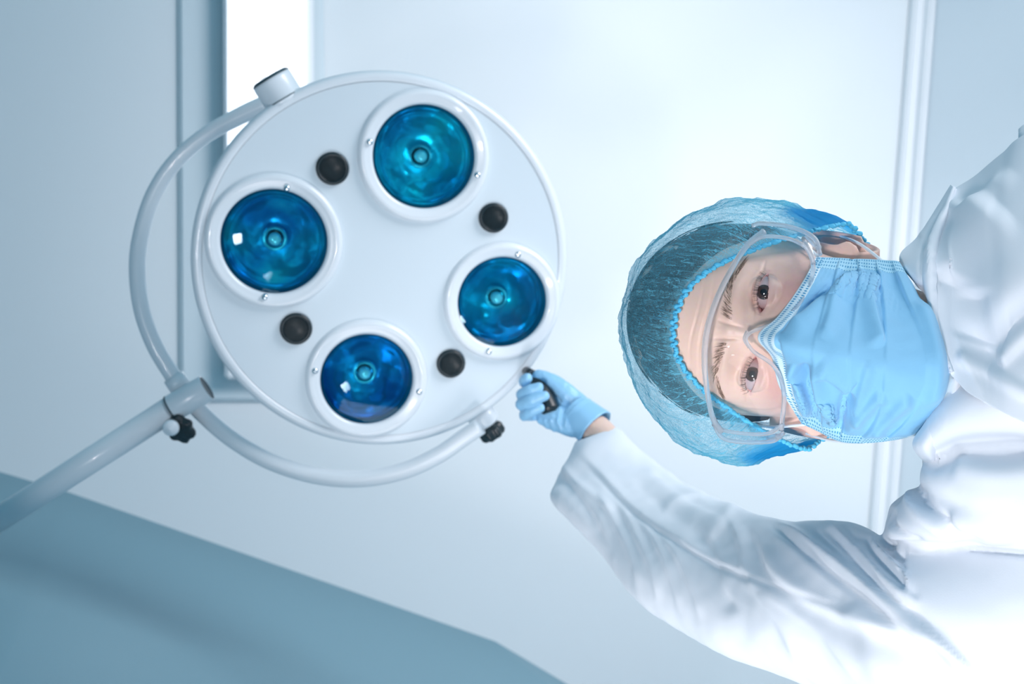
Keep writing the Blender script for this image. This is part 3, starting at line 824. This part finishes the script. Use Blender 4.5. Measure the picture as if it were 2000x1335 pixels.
for _ in range(3):
    e_ = HMAP.copy()
    for dx, dz_ in ((1, 0), (-1, 0), (0, 1), (0, -1)): e_ = np.maximum(e_, np.roll(HMAP, (dx, dz_), (0, 1)))
    HMAP = np.where(HMAP < -95, e_, HMAP)
def push(fl, margin, its, blur):
    for it in range(its):
        Lc = W2L(fl)
        xi = np.clip(np.round(Lc[:, 0] + 100).astype(int), 0, 199); zi = np.clip(np.round(Lc[:, 2] + 160).astype(int), 0, 259)
        need = np.clip(HMAP[xi, zi] + margin - Lc[:, 1], 0, 40).reshape(nv, nu)
        for _ in range(blur):
            q_ = np.pad(need, 1, mode='edge'); need = np.maximum(need * .999, (q_[:-2, 1:-1] + q_[2:, 1:-1] + q_[1:-1, :-2] + q_[1:-1, 2:]) / 4)
        rr_ = fl - CAM; rr_ /= np.linalg.norm(rr_, axis=1)[:, None]
        fl = fl + rr_ * (need.reshape(-1) / 1000 / np.minimum(rr_ @ yh, -0.35))[:, None]
    return fl
fl = push(fl, 7.5, 5, 12)
N = vnormals(fl.reshape(nv, nu, 3), None)
if (N[nv // 2, nu // 2] @ (CAM - G[nv // 2, nu // 2])) < 0: N = -N
nf_ = N.reshape(-1, 3)
px, _ = project(fl)
uu = np.tile(np.linspace(0, 1, nu), nv); vv = np.repeat(np.linspace(0, 1, nv), nu)
hgt = np.zeros(len(fl))
for v0, amp in ((0.24, 0.0022), (0.41, 0.0026), (0.58, 0.0026), (0.76, 0.002)):
    vl = v0 + 0.05 * np.cos((uu - .5) * 3.0) - 0.02
    s_ = vv - vl
    hgt += amp * np.where(s_ > 0, np.exp(-s_ / 0.07), np.exp(-(s_ / 0.010) ** 2)) * (0.35 + 1.2 * np.abs(2 * uu - 1) ** 1.5)
MF = [
 ([(1684, 528), (1610, 590), (1530, 655)], 0.0040, 9, 22), ([(1668, 524), (1600, 578), (1540, 632)], -0.0030, 10, 10),
 ([(1722, 532), (1700, 578), (1712, 640), (1722, 680)], 0.0035, 20, 7), ([(1650, 530), (1625, 610), (1605, 665)], 0.0025, 9, 18),
 ([(1785, 580), (1812, 650), (1825, 730), (1805, 800)], 0.0030, 8, 20),
 ([(1560, 706), (1582, 760), (1600, 830)], -0.0060, 12, 12), ([(1590, 704), (1600, 760), (1640, 835)], 0.0050, 7, 16),
 ([(1545, 705), (1562, 760), (1585, 815)], 0.0040, 16, 7),
 ([(1596, 706), (1640, 742), (1660, 762)], 0.0035, 9, 18), ([(1662, 762), (1645, 800), (1640, 850)], -0.0060, 11, 11),
 ([(1728, 762), (1695, 790), (1665, 825)], 0.0028, 8, 14), ([(1778, 766), (1740, 805), (1700, 848)], 0.0026, 8, 16),
 ([(1700, 700), (1680, 770), (1660, 850)], 0.0018, 8, 14), ([(1516, 655), (1530, 712), (1552, 770)], -0.0022, 5, 5),
 ([(1516, 655), (1560, 615), (1610, 560)], -0.0014, 5, 5)]
hgt += folds(px, MF) * 1.7
hgt += fnoise(fl, 28, 2.0, 3) * 0.0016
edge = np.minimum.reduce([uu * 12, (1 - uu) * 12, vv * 10, (1 - vv) * 10]); edge = np.clip(edge, 0, 1)
fl = fl + nf_ * (hgt * edge)[:, None]
fl = push(fl, 1.6, 4, 4)
M_mask = mat('mask_fabric', (0.30, 0.66, 0.92), 0.8, Sheen_Weight=0.2)
tc = nd(M_mask, 'ShaderNodeTexCoord'); sp = nd(M_mask, 'ShaderNodeSeparateXYZ'); lk(M_mask, tc.outputs['UV'], sp.inputs[0])
def mth(m_, op, a, b_=None, clamp=False):
    n = nd(m_, 'ShaderNodeMath', operation=op, use_clamp=clamp)
    for i, v in enumerate((a, b_)):
        if v is None: continue
        if isinstance(v, (int, float)): n.inputs[i].default_value = v
        else: lk(m_, v, n.inputs[i])
    return n.outputs[0]
ux, vx = sp.outputs['X'], sp.outputs['Y']
du = mth(M_mask, 'MINIMUM', ux, mth(M_mask, 'SUBTRACT', 1.0, ux))
sideband = mth(M_mask, 'LESS_THAN', du, 0.055)
topband = mth(M_mask, 'LESS_THAN', vx, 0.085)
botband = mth(M_mask, 'GREATER_THAN', vx, 0.95)
def dots(a, b_, fa_, fb_):
    x = mth(M_mask, 'SUBTRACT', mth(M_mask, 'FRACT', mth(M_mask, 'MULTIPLY', a, fa_)), 0.5)
    y = mth(M_mask, 'SUBTRACT', mth(M_mask, 'FRACT', mth(M_mask, 'MULTIPLY', b_, fb_)), 0.5)
    r2 = mth(M_mask, 'ADD', mth(M_mask, 'MULTIPLY', x, x), mth(M_mask, 'MULTIPLY', y, y))
    return mth(M_mask, 'LESS_THAN', r2, 0.075)
dside = mth(M_mask, 'MULTIPLY', dots(ux, vx, 62, 44), sideband)
dtop = mth(M_mask, 'MULTIPLY', mth(M_mask, 'MULTIPLY', dots(ux, vx, 80, 24), topband), mth(M_mask, 'GREATER_THAN', vx, 0.012))
dall = mth(M_mask, 'MAXIMUM', dside, dtop)
c1 = nd(M_mask, 'ShaderNodeMix', data_type='RGBA'); c1.inputs[6].default_value = (0.25, 0.57, 0.83, 1); c1.inputs[7].default_value = (0.66, 0.84, 0.93, 1)
lk(M_mask, mth(M_mask, 'MAXIMUM', topband, botband), c1.inputs[0])
c3 = nd(M_mask, 'ShaderNodeMix', data_type='RGBA'); c3.inputs[7].default_value = (0.42, 0.74, 0.92, 1); lk(M_mask, sideband, c3.inputs[0]); lk(M_mask, c1.outputs[2], c3.inputs[6])
c2 = nd(M_mask, 'ShaderNodeMix', data_type='RGBA'); c2.inputs[7].default_value = (0.06, 0.33, 0.58, 1); lk(M_mask, dall, c2.inputs[0]); lk(M_mask, c3.outputs[2], c2.inputs[6])
lk(M_mask, c2.outputs[2], M_mask.node_tree.nodes['Principled BSDF'].inputs['Base Color'])
nzm = nd(M_mask, 'ShaderNodeTexNoise'); nzm.inputs['Scale'].default_value = 700; nzm.inputs['Detail'].default_value = 3; lk(M_mask, tc.outputs['Object'], nzm.inputs['Vector'])
hb = mth(M_mask, 'SUBTRACT', mth(M_mask, 'MULTIPLY', nzm.outputs['Fac'], 0.5), dall)
bp = nd(M_mask, 'ShaderNodeBump'); bp.inputs['Strength'].default_value = 0.4; bp.inputs['Distance'].default_value = 0.0006
lk(M_mask, hb, bp.inputs['Height']); lk(M_mask, bp.outputs[0], M_mask.node_tree.nodes['Principled BSDF'].inputs['Normal'])
mask = mk('face_mask', fl, grid_faces(nv, nu), M_mask, person, True, np.stack([uu, vv], 1))
mask['label'] = 'pleated light blue surgical mask'
sm = mask.modifiers.new('s', 'SOLIDIFY'); sm.thickness = 0.0012; sm.offset = 0
M_loop = mat('ear_loop', (0.80, 0.88, 0.94), 0.6)
Gm = fl.reshape(nv, nu, 3)
for j, sgn in ((0, -1), (nu - 1, 1)):
    a, b_ = Gm[6, j], Gm[int(nv * .62), j]
    back = L2W((sgn * 84, -112, -8)); top = L2W((sgn * 82, -96, 14)); low = L2W((sgn * 82, -108, -34))
    tube('ear_loop', catmull([a, a * .5 + top * .5 + xh * sgn * .003, top, back, low, b_ * .5 + low * .5 + xh * sgn * .003, b_], 50), 0.0012, M_loop, mask, 8)

# ------------------------------------------------------------------ safety goggles (worn, but a thing of its own)
gog = empty('safety_goggles', U(1462, 658, 16), 'clear plastic wraparound safety goggles worn over the eyes', 'goggles')
TOP = [(1492, 452, -24), (1460, 478, -14), (1428, 527, 0), (1398, 588, 10), (1380, 650, 17), (1376, 710, 16), (1382, 768, 4), (1392, 815, -8), (1408, 842, -18)]
BOT = [(1570, 470, -26), (1588, 515, -20), (1575, 572, -8), (1530, 622, 4), (1462, 652, 17), (1468, 682, 17), (1512, 716, 6), (1531, 768, -6), (1526, 838, -20)]
tp_ = catmull([U(*q) for q in TOP], 90); bt_ = catmull([U(*q) for q in BOT], 90)
lv = []
K = 14
for i in range(K):
    s_ = i / (K - 1)
    lv.append(tp_ * (1 - s_) + bt_ * s_ + yh * 0.004 * math.sin(s_ * math.pi))
lv = np.array(lv)
mk('lens', lv.reshape(-1, 3), grid_faces(K, 90), M_lens, gog)
tube('upper_rim', tp_, np.interp(np.linspace(0, 1, 90), [0, .2, .5, .8, 1], [.0026, .0021, .0023, .0020, .0024]), M_glass, gog, 12)
tube('lower_rim', bt_, np.interp(np.linspace(0, 1, 90), [0, .3, .5, .6, 1], [.0021, .0013, .0013, .0013, .0018]), M_glass, gog, 12)
# side shields: curved walls running back from the lens ends
def shield(ctrl, name='side_shield'):
    g_ = surf([[U(*q) for q in r] for r in ctrl], 30, 14)
    o = mk(name, g_.reshape(-1, 3), grid_faces(14, 30), M_lens, gog)
    s_ = o.modifiers.new('s', 'SOLIDIFY'); s_.thickness = 0.0028; s_.offset = 0
    bv = o.modifiers.new('b', 'BEVEL'); bv.width = .0008; bv.segments = 2
    return g_
g1 = shield([[(1462, 478, -14), (1492, 462, -20), (1540, 466, -22), (1575, 484, -22), (1590, 515, -18)],
             [(1466, 456, -18), (1490, 450, -24), (1540, 454, -28), (1582, 472, -28), (1597, 506, -24)],
             [(1470, 440, -20), (1490, 436, -26), (1545, 443, -34), (1590, 464, -36), (1602, 498, -32)]])
g2 = shield([[(1394, 815, -8), (1404, 836, -16), (1450, 846, -22), (1500, 846, -22), (1530, 828, -16)],
             [(1394, 822, -10), (1408, 848, -20), (1450, 856, -27), (1504, 856, -28), (1531, 836, -20)],
             [(1394, 828, -12), (1412, 855, -24), (1452, 863, -34), (1508, 861, -36), (1530, 845, -30)]])
for g_ in (g1, g2):
    tube('shield_rim', g_[-1], 0.0017, M_glass, gog, 10)
    tube('shield_rim', g_[0], 0.0015, M_glass, gog, 10)
for sgn, a in ((-1, g1[-1][-4]), (1, g2[-1][-4])):
    e = L2W((sgn * 84, -100, 6)); hk = L2W((sgn * 82, -122, -18))
    tube('temple_arm', catmull([a, a * .5 + e * .5 + xh * sgn * .004, e, hk], 30), 0.0024, M_glass, gog, 10)
br = catmull([U(1459, 646, 12), U(1454, 662, 13), U(1463, 678, 11)], 16)
tube('nose_bridge', br, 0.0012, M_glass, gog, 10)

# ------------------------------------------------------------------ glove (right hand closed on the handle)
D0 = 1.345
def G3(px, py, dz): return P(px, py, D0 + dz)
hand_nodes = [(G3(1162, 838, -.010), (.026, .021)), (G3(1142, 822, -.006), (.028, .021)), (G3(1112, 798, .010), (.031, .017)), (G3(1082, 778, .022), (.034, .014)), (G3(1050, 770, .026), (.033, .012))]
Hv, Hf = skin_mesh(hand_nodes, [(0, 1), (1, 2), (2, 3), (3, 4)], 2)
VV = [Hv]; FF = list(Hf); o_ = len(Hv)
fingers = [
 # knuckle, bend, middle, tip
 ([(1062, 742, .026), (1034, 742, .022), (1021, 746, .004), (1028, 738, -.010), (1038, 737, -.014)], [.0100, .0092, .0084, .0078, .0068]),
 ([(1056, 762, .024), (1028, 768, .018), (1017, 772, -.004), (1034, 762, -.020), (1062, 753, -.024)], [.0100, .0095, .0088, .0084, .0070]),
 ([(1056, 784, .022), (1026, 788, .014), (1016, 790, -.008), (1036, 782, -.026), (1074, 769, -.030)], [.0100, .0095, .0090, .0086, .0072]),
 ([(1060, 806, .020), (1034, 810, .012), (1022, 811, -.006), (1036, 804, -.022), (1064, 792, -.025)], [.0095, .0088, .0082, .0078, .0066])]
for pts, rr in fingers:
    V, f = skin_mesh([(G3(*p), r) for p, r in zip(pts, rr)], [(i, i + 1) for i in range(4)], 2)
    VV.append(V); FF += [tuple(o_ + i for i in q) for q in f]; o_ += len(V)
V, f = skin_mesh([(G3(1130, 790, .002), .016), (G3(1105, 764, .002), .0135), (G3(1080, 743, .008), .011), (G3(1054, 734, .014), .0095), (G3(1040, 731, .018), .008)], [(0, 1), (1, 2), (2, 3), (3, 4)], 2)
VV.append(V); FF += [tuple(o_ + i for i in q) for q in f]; o_ += len(V)
# heel of the thumb side mound and little-finger mound
V, f = skin_mesh([(G3(1150, 836, -.010), .020), (G3(1110, 824, -.006), .020), (G3(1070, 812, .004), .017), (G3(1050, 806, .014), .012)], [(0, 1), (1, 2), (2, 3)], 2)
VV.append(V); FF += [tuple(o_ + i for i in q) for q in f]; o_ += len(V)
# cuff sleeve of the glove
def remesh(V, F_, voxel, smooth_it=4, fac=0.5):
    me = bpy.data.meshes.new('tmp'); me.from_pydata([tuple(map(float, v)) for v in V], [], F_); me.update()
    o = bpy.data.objects.new('tmp', me); COL.objects.link(o)
    r_ = o.modifiers.new('r', 'REMESH'); r_.mode = 'VOXEL'; r_.voxel_size = voxel
    if smooth_it:
        s_ = o.modifiers.new('s', 'SMOOTH'); s_.iterations = smooth_it; s_.factor = fac
    dg = bpy.context.evaluated_depsgraph_get(); ev = o.evaluated_get(dg).to_mesh()
    A = np.empty(len(ev.vertices) * 3); ev.vertices.foreach_get('co', A)
    Nn = np.empty(len(ev.vertices) * 3); ev.vertices.foreach_get('normal', Nn)
    Fo = [tuple(p.vertices) for p in ev.polygons]
    o.evaluated_get(dg).to_mesh_clear(); bpy.data.objects.remove(o); bpy.data.meshes.remove(me)
    return A.reshape(-1, 3), Nn.reshape(-1, 3), Fo
GV, GN, GF = remesh(np.vstack(VV), FF, 0.0009, 3, 0.45)
px, _ = project(GV)
GFo = []
for k, (x, y) in enumerate([(1104, 775), (1112, 780), (1120, 785), (1128, 790), (1136, 795), (1144, 801), (1152, 806), (1160, 811)]):
    GFo.append(([(x, y - 4), (x - 12, y + 28), (x - 16, y + 56)], 0.0010 * (-1 if k % 2 else 1), 3.5, 3.5))
for x in (1050, 1062, 1074, 1088): GFo.append(([(x, 816), (x + 4, 830), (x + 10, 846)], 0.0012, 3, 3))
GV = GV + GN * (folds(px, GFo) + fnoise(GV, 120, 1.0, 2) * 0.0005)[:, None]
glove = mk('glove', GV, GF, M_glove, person)
glove['label'] = 'light blue nitrile glove on the raised hand'
wd = (wri - P(1120, 800, 1.345)); wd /= np.linalg.norm(wd)
cb = P(1134, 811, 1.340)
V, f = lathe_vf(cb, wd, [(.0215, -.012), (.0245, 0.0), (.0262, .012), (.0270, .0225), (.0276, .0250), (.0276, .0270), (.0262, .0278), (.0250, .0255), (.0250, .010), (.024, -.005)], 64)
V = V + (fnoise(V, 60, 4.0, 2) * 0.0012)[:, None] * (V - cb) / 0.026
mk('cuff', V, f, M_glove, glove)

# ------------------------------------------------------------------ white coat
def ribtube(st, n, seg, close=True, off=0, inner=None):
    """stations (Tx,Ty,Bx,By,depth,half_depth) -> closed volume"""
    A = catmull(st, n); a = np.linspace(0, 2 * math.pi, seg, endpoint=False)
    V = []
    for s in A:
        mx_, my_ = (s[0] + s[2]) / 2, (s[1] + s[3]) / 2; hx, hy = (s[0] - s[2]) / 2, (s[1] - s[3]) / 2
        for t in a:
            V.append(P(mx_ + hx * math.cos(t), my_ + hy * math.cos(t), s[4] - s[5] * math.sin(t)))
    f = grid_faces(n, seg, True, off)
    f.append(tuple(off + j for j in range(seg))[::-1]); f.append(tuple(off + (n - 1) * seg + j for j in range(seg)))
    return np.array(V), f
sleeve = [(1203, 834, 1122, 862, 1.318, .027), (1216, 845, 1112, 884, 1.300, .032), (1240, 874, 1082, 940, 1.275, .040), (1290, 912, 1078, 984, 1.235, .050), (1368, 962, 1165, 1076, 1.145, .058),
          (1436, 988, 1232, 1160, 1.065, .062), (1510, 1010, 1345, 1245, .985, .066), (1595, 1018, 1455, 1297, .92, .068), (1680, 1028, 1590, 1350, .865, .070),
          (1770, 1062, 1760, 1420, .81, .075), (1900, 1040, 1960, 1480, .785, .08), (2050, 950, 2300, 1500, .78, .09)]
parts_v, parts_f, off = [], [], 0
V, f = ribtube(sleeve, 120, 72, off=off); parts_v.append(V); parts_f += f; off += len(V)
torso = [(1822, 560, 1800, 850, .840, .04), (1838, 480, 1800, 900, .838, .052), (1868, 400, 1812, 1000, .84, .066), (1920, 340, 1850, 1080, .84, .076), (2000, 275, 1960, 1140, .83, .086),
         (2150, 200, 2150, 1200, .81, .092), (2500, 150, 2500, 1250, .78, .10), (3000, 150, 3000, 1250, .72, .12)]
V, f = ribtube(torso, 90, 120, off=off); parts_v.append(V); parts_f += f; off += len(V)
for st in ([(1738, 985, 1724, 1050, .815, .018), (1760, 968, 1735, 1075, .808, .035), (1800, 945, 1790, 1090, .795, .05), (1870, 925, 1860, 1085, .785, .065), (1980, 900, 1980, 1080, .775, .08), (2150, 880, 2150, 1080, .77, .09)],
           [(1796, 918, 1797, 945, .775, .010), (1806, 902, 1812, 965, .770, .030), (1850, 880, 1862, 1020, .765, .045), (1930, 868, 1940, 1060, .76, .06), (2100, 860, 2100, 1070, .755, .075)],
           [(1792, 850, 1786, 880, .770, .010), (1805, 810, 1806, 898, .768, .03), (1850, 740, 1850, 900, .765, .045), (1920, 700, 1920, 900, .76, .055), (2100, 650, 2100, 900, .75, .07)]):
    V, f = ribtube(st, 40, 48, off=off); parts_v.append(V); parts_f += f; off += len(V)
# left arm of the person, beside the body
V, f = ribtube([(1985, 250, 2010, 420, .86, .05), (2100, 180, 2120, 420, .85, .06), (2400, 120, 2420, 420, .82, .06), (2900, 60, 2900, 400, .78, .06)], 40, 40, off=off); parts_v.append(V); parts_f += f; off += len(V)
CV, CN, CF = remesh(np.vstack(parts_v), parts_f, 0.0026, 8, 0.5)
print('coat verts', len(CV))
px, dz = project(CV)
facing = ((CAM - CV) * CN).sum(1) / np.linalg.norm(CAM - CV, axis=1)
wt = np.clip(facing * 2.5 + 0.3, 0, 1)
FO = [
 # seam running down the sleeve
 ([(1122, 872), (1180, 940), (1250, 1010), (1330, 1065), (1420, 1110), (1500, 1140), (1600, 1172), (1700, 1200)], -0.0022, 7, 3.5),
 ([(1118, 868), (1175, 928), (1245, 998), (1325, 1050), (1410, 1095), (1500, 1130)], 0.0026, 6, 16),
 ([(1075, 905), (1110, 945), (1150, 1000), (1180, 1070)], -0.0035, 16, 7), ([(1088, 900), (1118, 935), (1160, 970), (1200, 1000)], 0.0022, 6, 10),
 ([(1165, 950), (1200, 1020), (1232, 1085), (1250, 1150)], 0.0028, 7, 12), ([(1200, 965), (1240, 1040), (1272, 1110), (1290, 1180)], 0.0026, 6, 12),
 ([(1240, 1000), (1285, 1065), (1310, 1130), (1330, 1200)], 0.0024, 6, 11), ([(1285, 1035), (1325, 1090), (1350, 1150), (1372, 1215)], 0.0024, 6, 12),
 ([(1250, 900), (1300, 955), (1360, 1000), (1440, 1035)], 0.0022, 14, 10), ([(1230, 930), (1290, 985), (1360, 1035), (1430, 1060)], -0.0016, 12, 12),
 ([(1290, 1000), (1340, 972), (1385, 962)], 0.0028, 9, 16), ([(1370, 1060), (1415, 1015), (1440, 960)], 0.0030, 9, 16),
 ([(1355, 1020), (1390, 1085), (1400, 1145), (1440, 1200)], -0.0042, 22, 10), ([(1420, 1000), (1445, 1060), (1455, 1110), (1485, 1160)], 0.0036, 7, 14),
 ([(1455, 1020), (1480, 1080), (1510, 1130), (1570, 1180)], -0.0032, 12, 8), ([(1440, 1120), (1490, 1170), (1530, 1230), (1560, 1300)], 0.0034, 10, 22),
 ([(1490, 1150), (1560, 1200), (1620, 1250), (1680, 1330)], 0.0030, 10, 24),
 # the long diagonal folds from the armpit
 ([(1495, 1012), (1540, 1050), (1620, 1115), (1720, 1195), (1800, 1260), (1870, 1310)], -0.0090, 9, 22),
 ([(1500, 1006), (1560, 1045), (1650, 1110), (1750, 1185), (1850, 1265), (1920, 1330)], 0.0110, 26, 9),
 ([(1480, 1030), (1510, 1110), (1580, 1170), (1680, 1210), (1780, 1235), (1880, 1275)], 0.0060, 14, 18),
 ([(1510, 1140), (1600, 1200), (1700, 1250), (1800, 1285), (1900, 1340)], -0.0060, 24, 24),
 ([(1600, 1018), (1650, 1070), (1700, 1130), (1760, 1190), (1850, 1260)], -0.0070, 8, 20),
 ([(1610, 1012), (1665, 1065), (1730, 1130), (1800, 1185)], 0.0070, 20, 8),
 ([(1680, 1035), (1710, 1085), (1760, 1140), (1785, 1185)], -0.0080, 8, 14),
 ([(1690, 1040), (1735, 1090), (1770, 1130), (1782, 1190)], 0.0070, 12, 7),
 ([(1715, 1045), (1740, 1080), (1768, 1092)], -0.006, 8, 8),
 ([(1660, 1170), (1690, 1230), (1720, 1300), (1780, 1340)], 0.005, 26, 26),
 # armhole seam
 ([(1700, 1062), (1768, 1066), (1860, 1070), (1960, 1076), (2080, 1082)], -0.0065, 7, 9),
 ([(1766, 1068), (1764, 1110), (1768, 1150)], -0.003, 5, 5),
 # bunching above it
 ([(1790, 940), (1800, 975), (1840, 1010), (1870, 1045), (1930, 1062)], -0.0090, 12, 12),
 ([(1780, 930), (1782, 985), (1830, 1030), (1900, 1056)], 0.0050, 12, 12),
 ([(1742, 985), (1742, 1020), (1770, 1045), (1810, 1058)], -0.0050, 7, 9),
 ([(1800, 915), (1835, 895), (1880, 872), (1960, 868), (2080, 875)], -0.0050, 16, 18),
 ([(1845, 1008), (1900, 1030), (1980, 1040)], 0.005, 16, 16),
 ([(1855, 905), (1930, 925), (2040, 920)], 0.006, 22, 26)]
h = folds(px, FO) * wt * 0.9
h += fnoise(CV, 9, 5.0, 2) * 0.0035 + fnoise(CV, 30, 1.0, 2) * 0.0010
CV = CV + CN * h[:, None]
coat = mk('white_coat', CV, CF, M_coat, person)
coat['label'] = 'white cotton medical coat with long sleeve'
def sheet(name, ctrl, nu, nv, thick, FOs, parent, mat_=M_coat, nz_amp=0.0008):
    G_ = surf([[P(*q) for q in r] for r in ctrl], nu, nv)
    N_ = vnormals(G_, None)
    if (N_[nv // 2, nu // 2] @ (CAM - G_[nv // 2, nu // 2])) < 0: N_ = -N_
    fl_ = G_.reshape(-1, 3); px_, _ = project(fl_)
    hh = folds(px_, FOs) + fnoise(fl_, 22, 3.0, 2) * nz_amp
    fl_ = fl_ + N_.reshape(-1, 3) * hh[:, None]
    o = mk(name, fl_, grid_faces(nv, nu), mat_, parent)
    s_ = o.modifiers.new('s', 'SOLIDIFY'); s_.thickness = thick; s_.offset = 0
    b_ = o.modifiers.new('b', 'BEVEL'); b_.width = thick * .3; b_.segments = 2; b_.limit_method = 'ANGLE'
    return o
# overlapping front panel (upper in the picture), its free edge runs (1858,730)-(2000,823)
panel = [[(1864, 372, .845), (1836, 470, .790), (1826, 560, .752), (1832, 650, .733), (1860, 733, .722)],
         [(1905, 345, .835), (1880, 460, .778), (1872, 560, .748), (1872, 660, .730), (1890, 765, .712)],
         [(1960, 300, .820), (1940, 440, .750), (1935, 560, .718), (1935, 680, .705), (1945, 797, .698)],
         [(2010, 262, .805), (2000, 420, .735), (2000, 560, .700), (2000, 700, .692), (2005, 825, .688)],
         [(2200, 190, .77), (2200, 400, .70), (2200, 600, .672), (2200, 760, .670), (2200, 900, .670)],
         [(2600, 150, .72), (2600, 400, .66), (2600, 600, .64), (2600, 800, .64), (2600, 950, .64)]]
sheet('front_panel', panel, 130, 150, 0.003,
      [([(2080, 560), (1990, 620), (1930, 670), (1880, 692)], -0.016, 34, 70), ([(2080, 590), (1995, 655), (1935, 712)], 0.008, 26, 18),
       ([(1862, 690), (1905, 715), (1960, 745), (2040, 790)], 0.004, 12, 14), ([(1850, 560), (1880, 480), (1960, 400)], 0.012, 40, 34),
       ([(1850, 395), (1900, 420), (1980, 330)], 0.005, 20, 14), ([(1900, 560), (1905, 620), (1890, 670)], -0.006, 26, 26)], coat)
collar = [[(1859, 362, .850), (1800, 455, .810), (1758, 503, .785), (1792, 555, .762), (1822, 625, .742), (1856, 728, .724)],
          [(1861, 364, .842), (1810, 462, .790), (1782, 520, .765), (1806, 572, .748), (1826, 635, .735), (1857, 727, .7195)],
          [(1863, 366, .836), (1828, 466, .776), (1812, 530, .750), (1817, 585, .739), (1830, 640, .731), (1859, 726, .7185)],
          [(1867, 370, .845), (1836, 474, .786), (1826, 545, .752), (1830, 600, .741), (1836, 645, .736), (1862, 726, .722)]]
sheet('collar', collar, 160, 40, 0.0022,
      [([(1852, 385), (1806, 475), (1800, 560), (1812, 610)], -0.0022, 4, 6), ([(1846, 400), (1818, 475), (1812, 550)], 0.0018, 5, 5)] +
      [([(1795 + 6 * k, 455 + 28 * k % 140), (1822 + 4 * k, 470 + 28 * k % 140)], 0.0006, 7, 7) for k in range(5)], coat)
# lower collar edge band
col2 = [[(1862, 728, .738), (1838, 778, .742), (1806, 830, .748), (1786, 868, .756), (1808, 902, .762)],
        [(1866, 738, .729), (1846, 788, .733), (1815, 836, .738), (1796, 870, .745), (1814, 900, .756)],
        [(1872, 748, .728), (1856, 800, .730), (1830, 842, .734), (1812, 872, .738), (1822, 898, .750)],
        [(1880, 760, .735), (1872, 812, .737), (1850, 852, .742), (1832, 876, .748), (1832, 894, .758)]]
sheet('collar', col2, 90, 30, 0.0022, [([(1858, 760), (1840, 795), (1832, 800)], -0.004, 4, 6)], coat)
# inner garment edge, a thin blue line in the open neck
tube('neck_piping', catmull([P(1760, 508, .80), P(1768, 522, .80), P(1775, 532, .795)], 12), 0.0022, M_mask if False else M_loop, coat, 8)
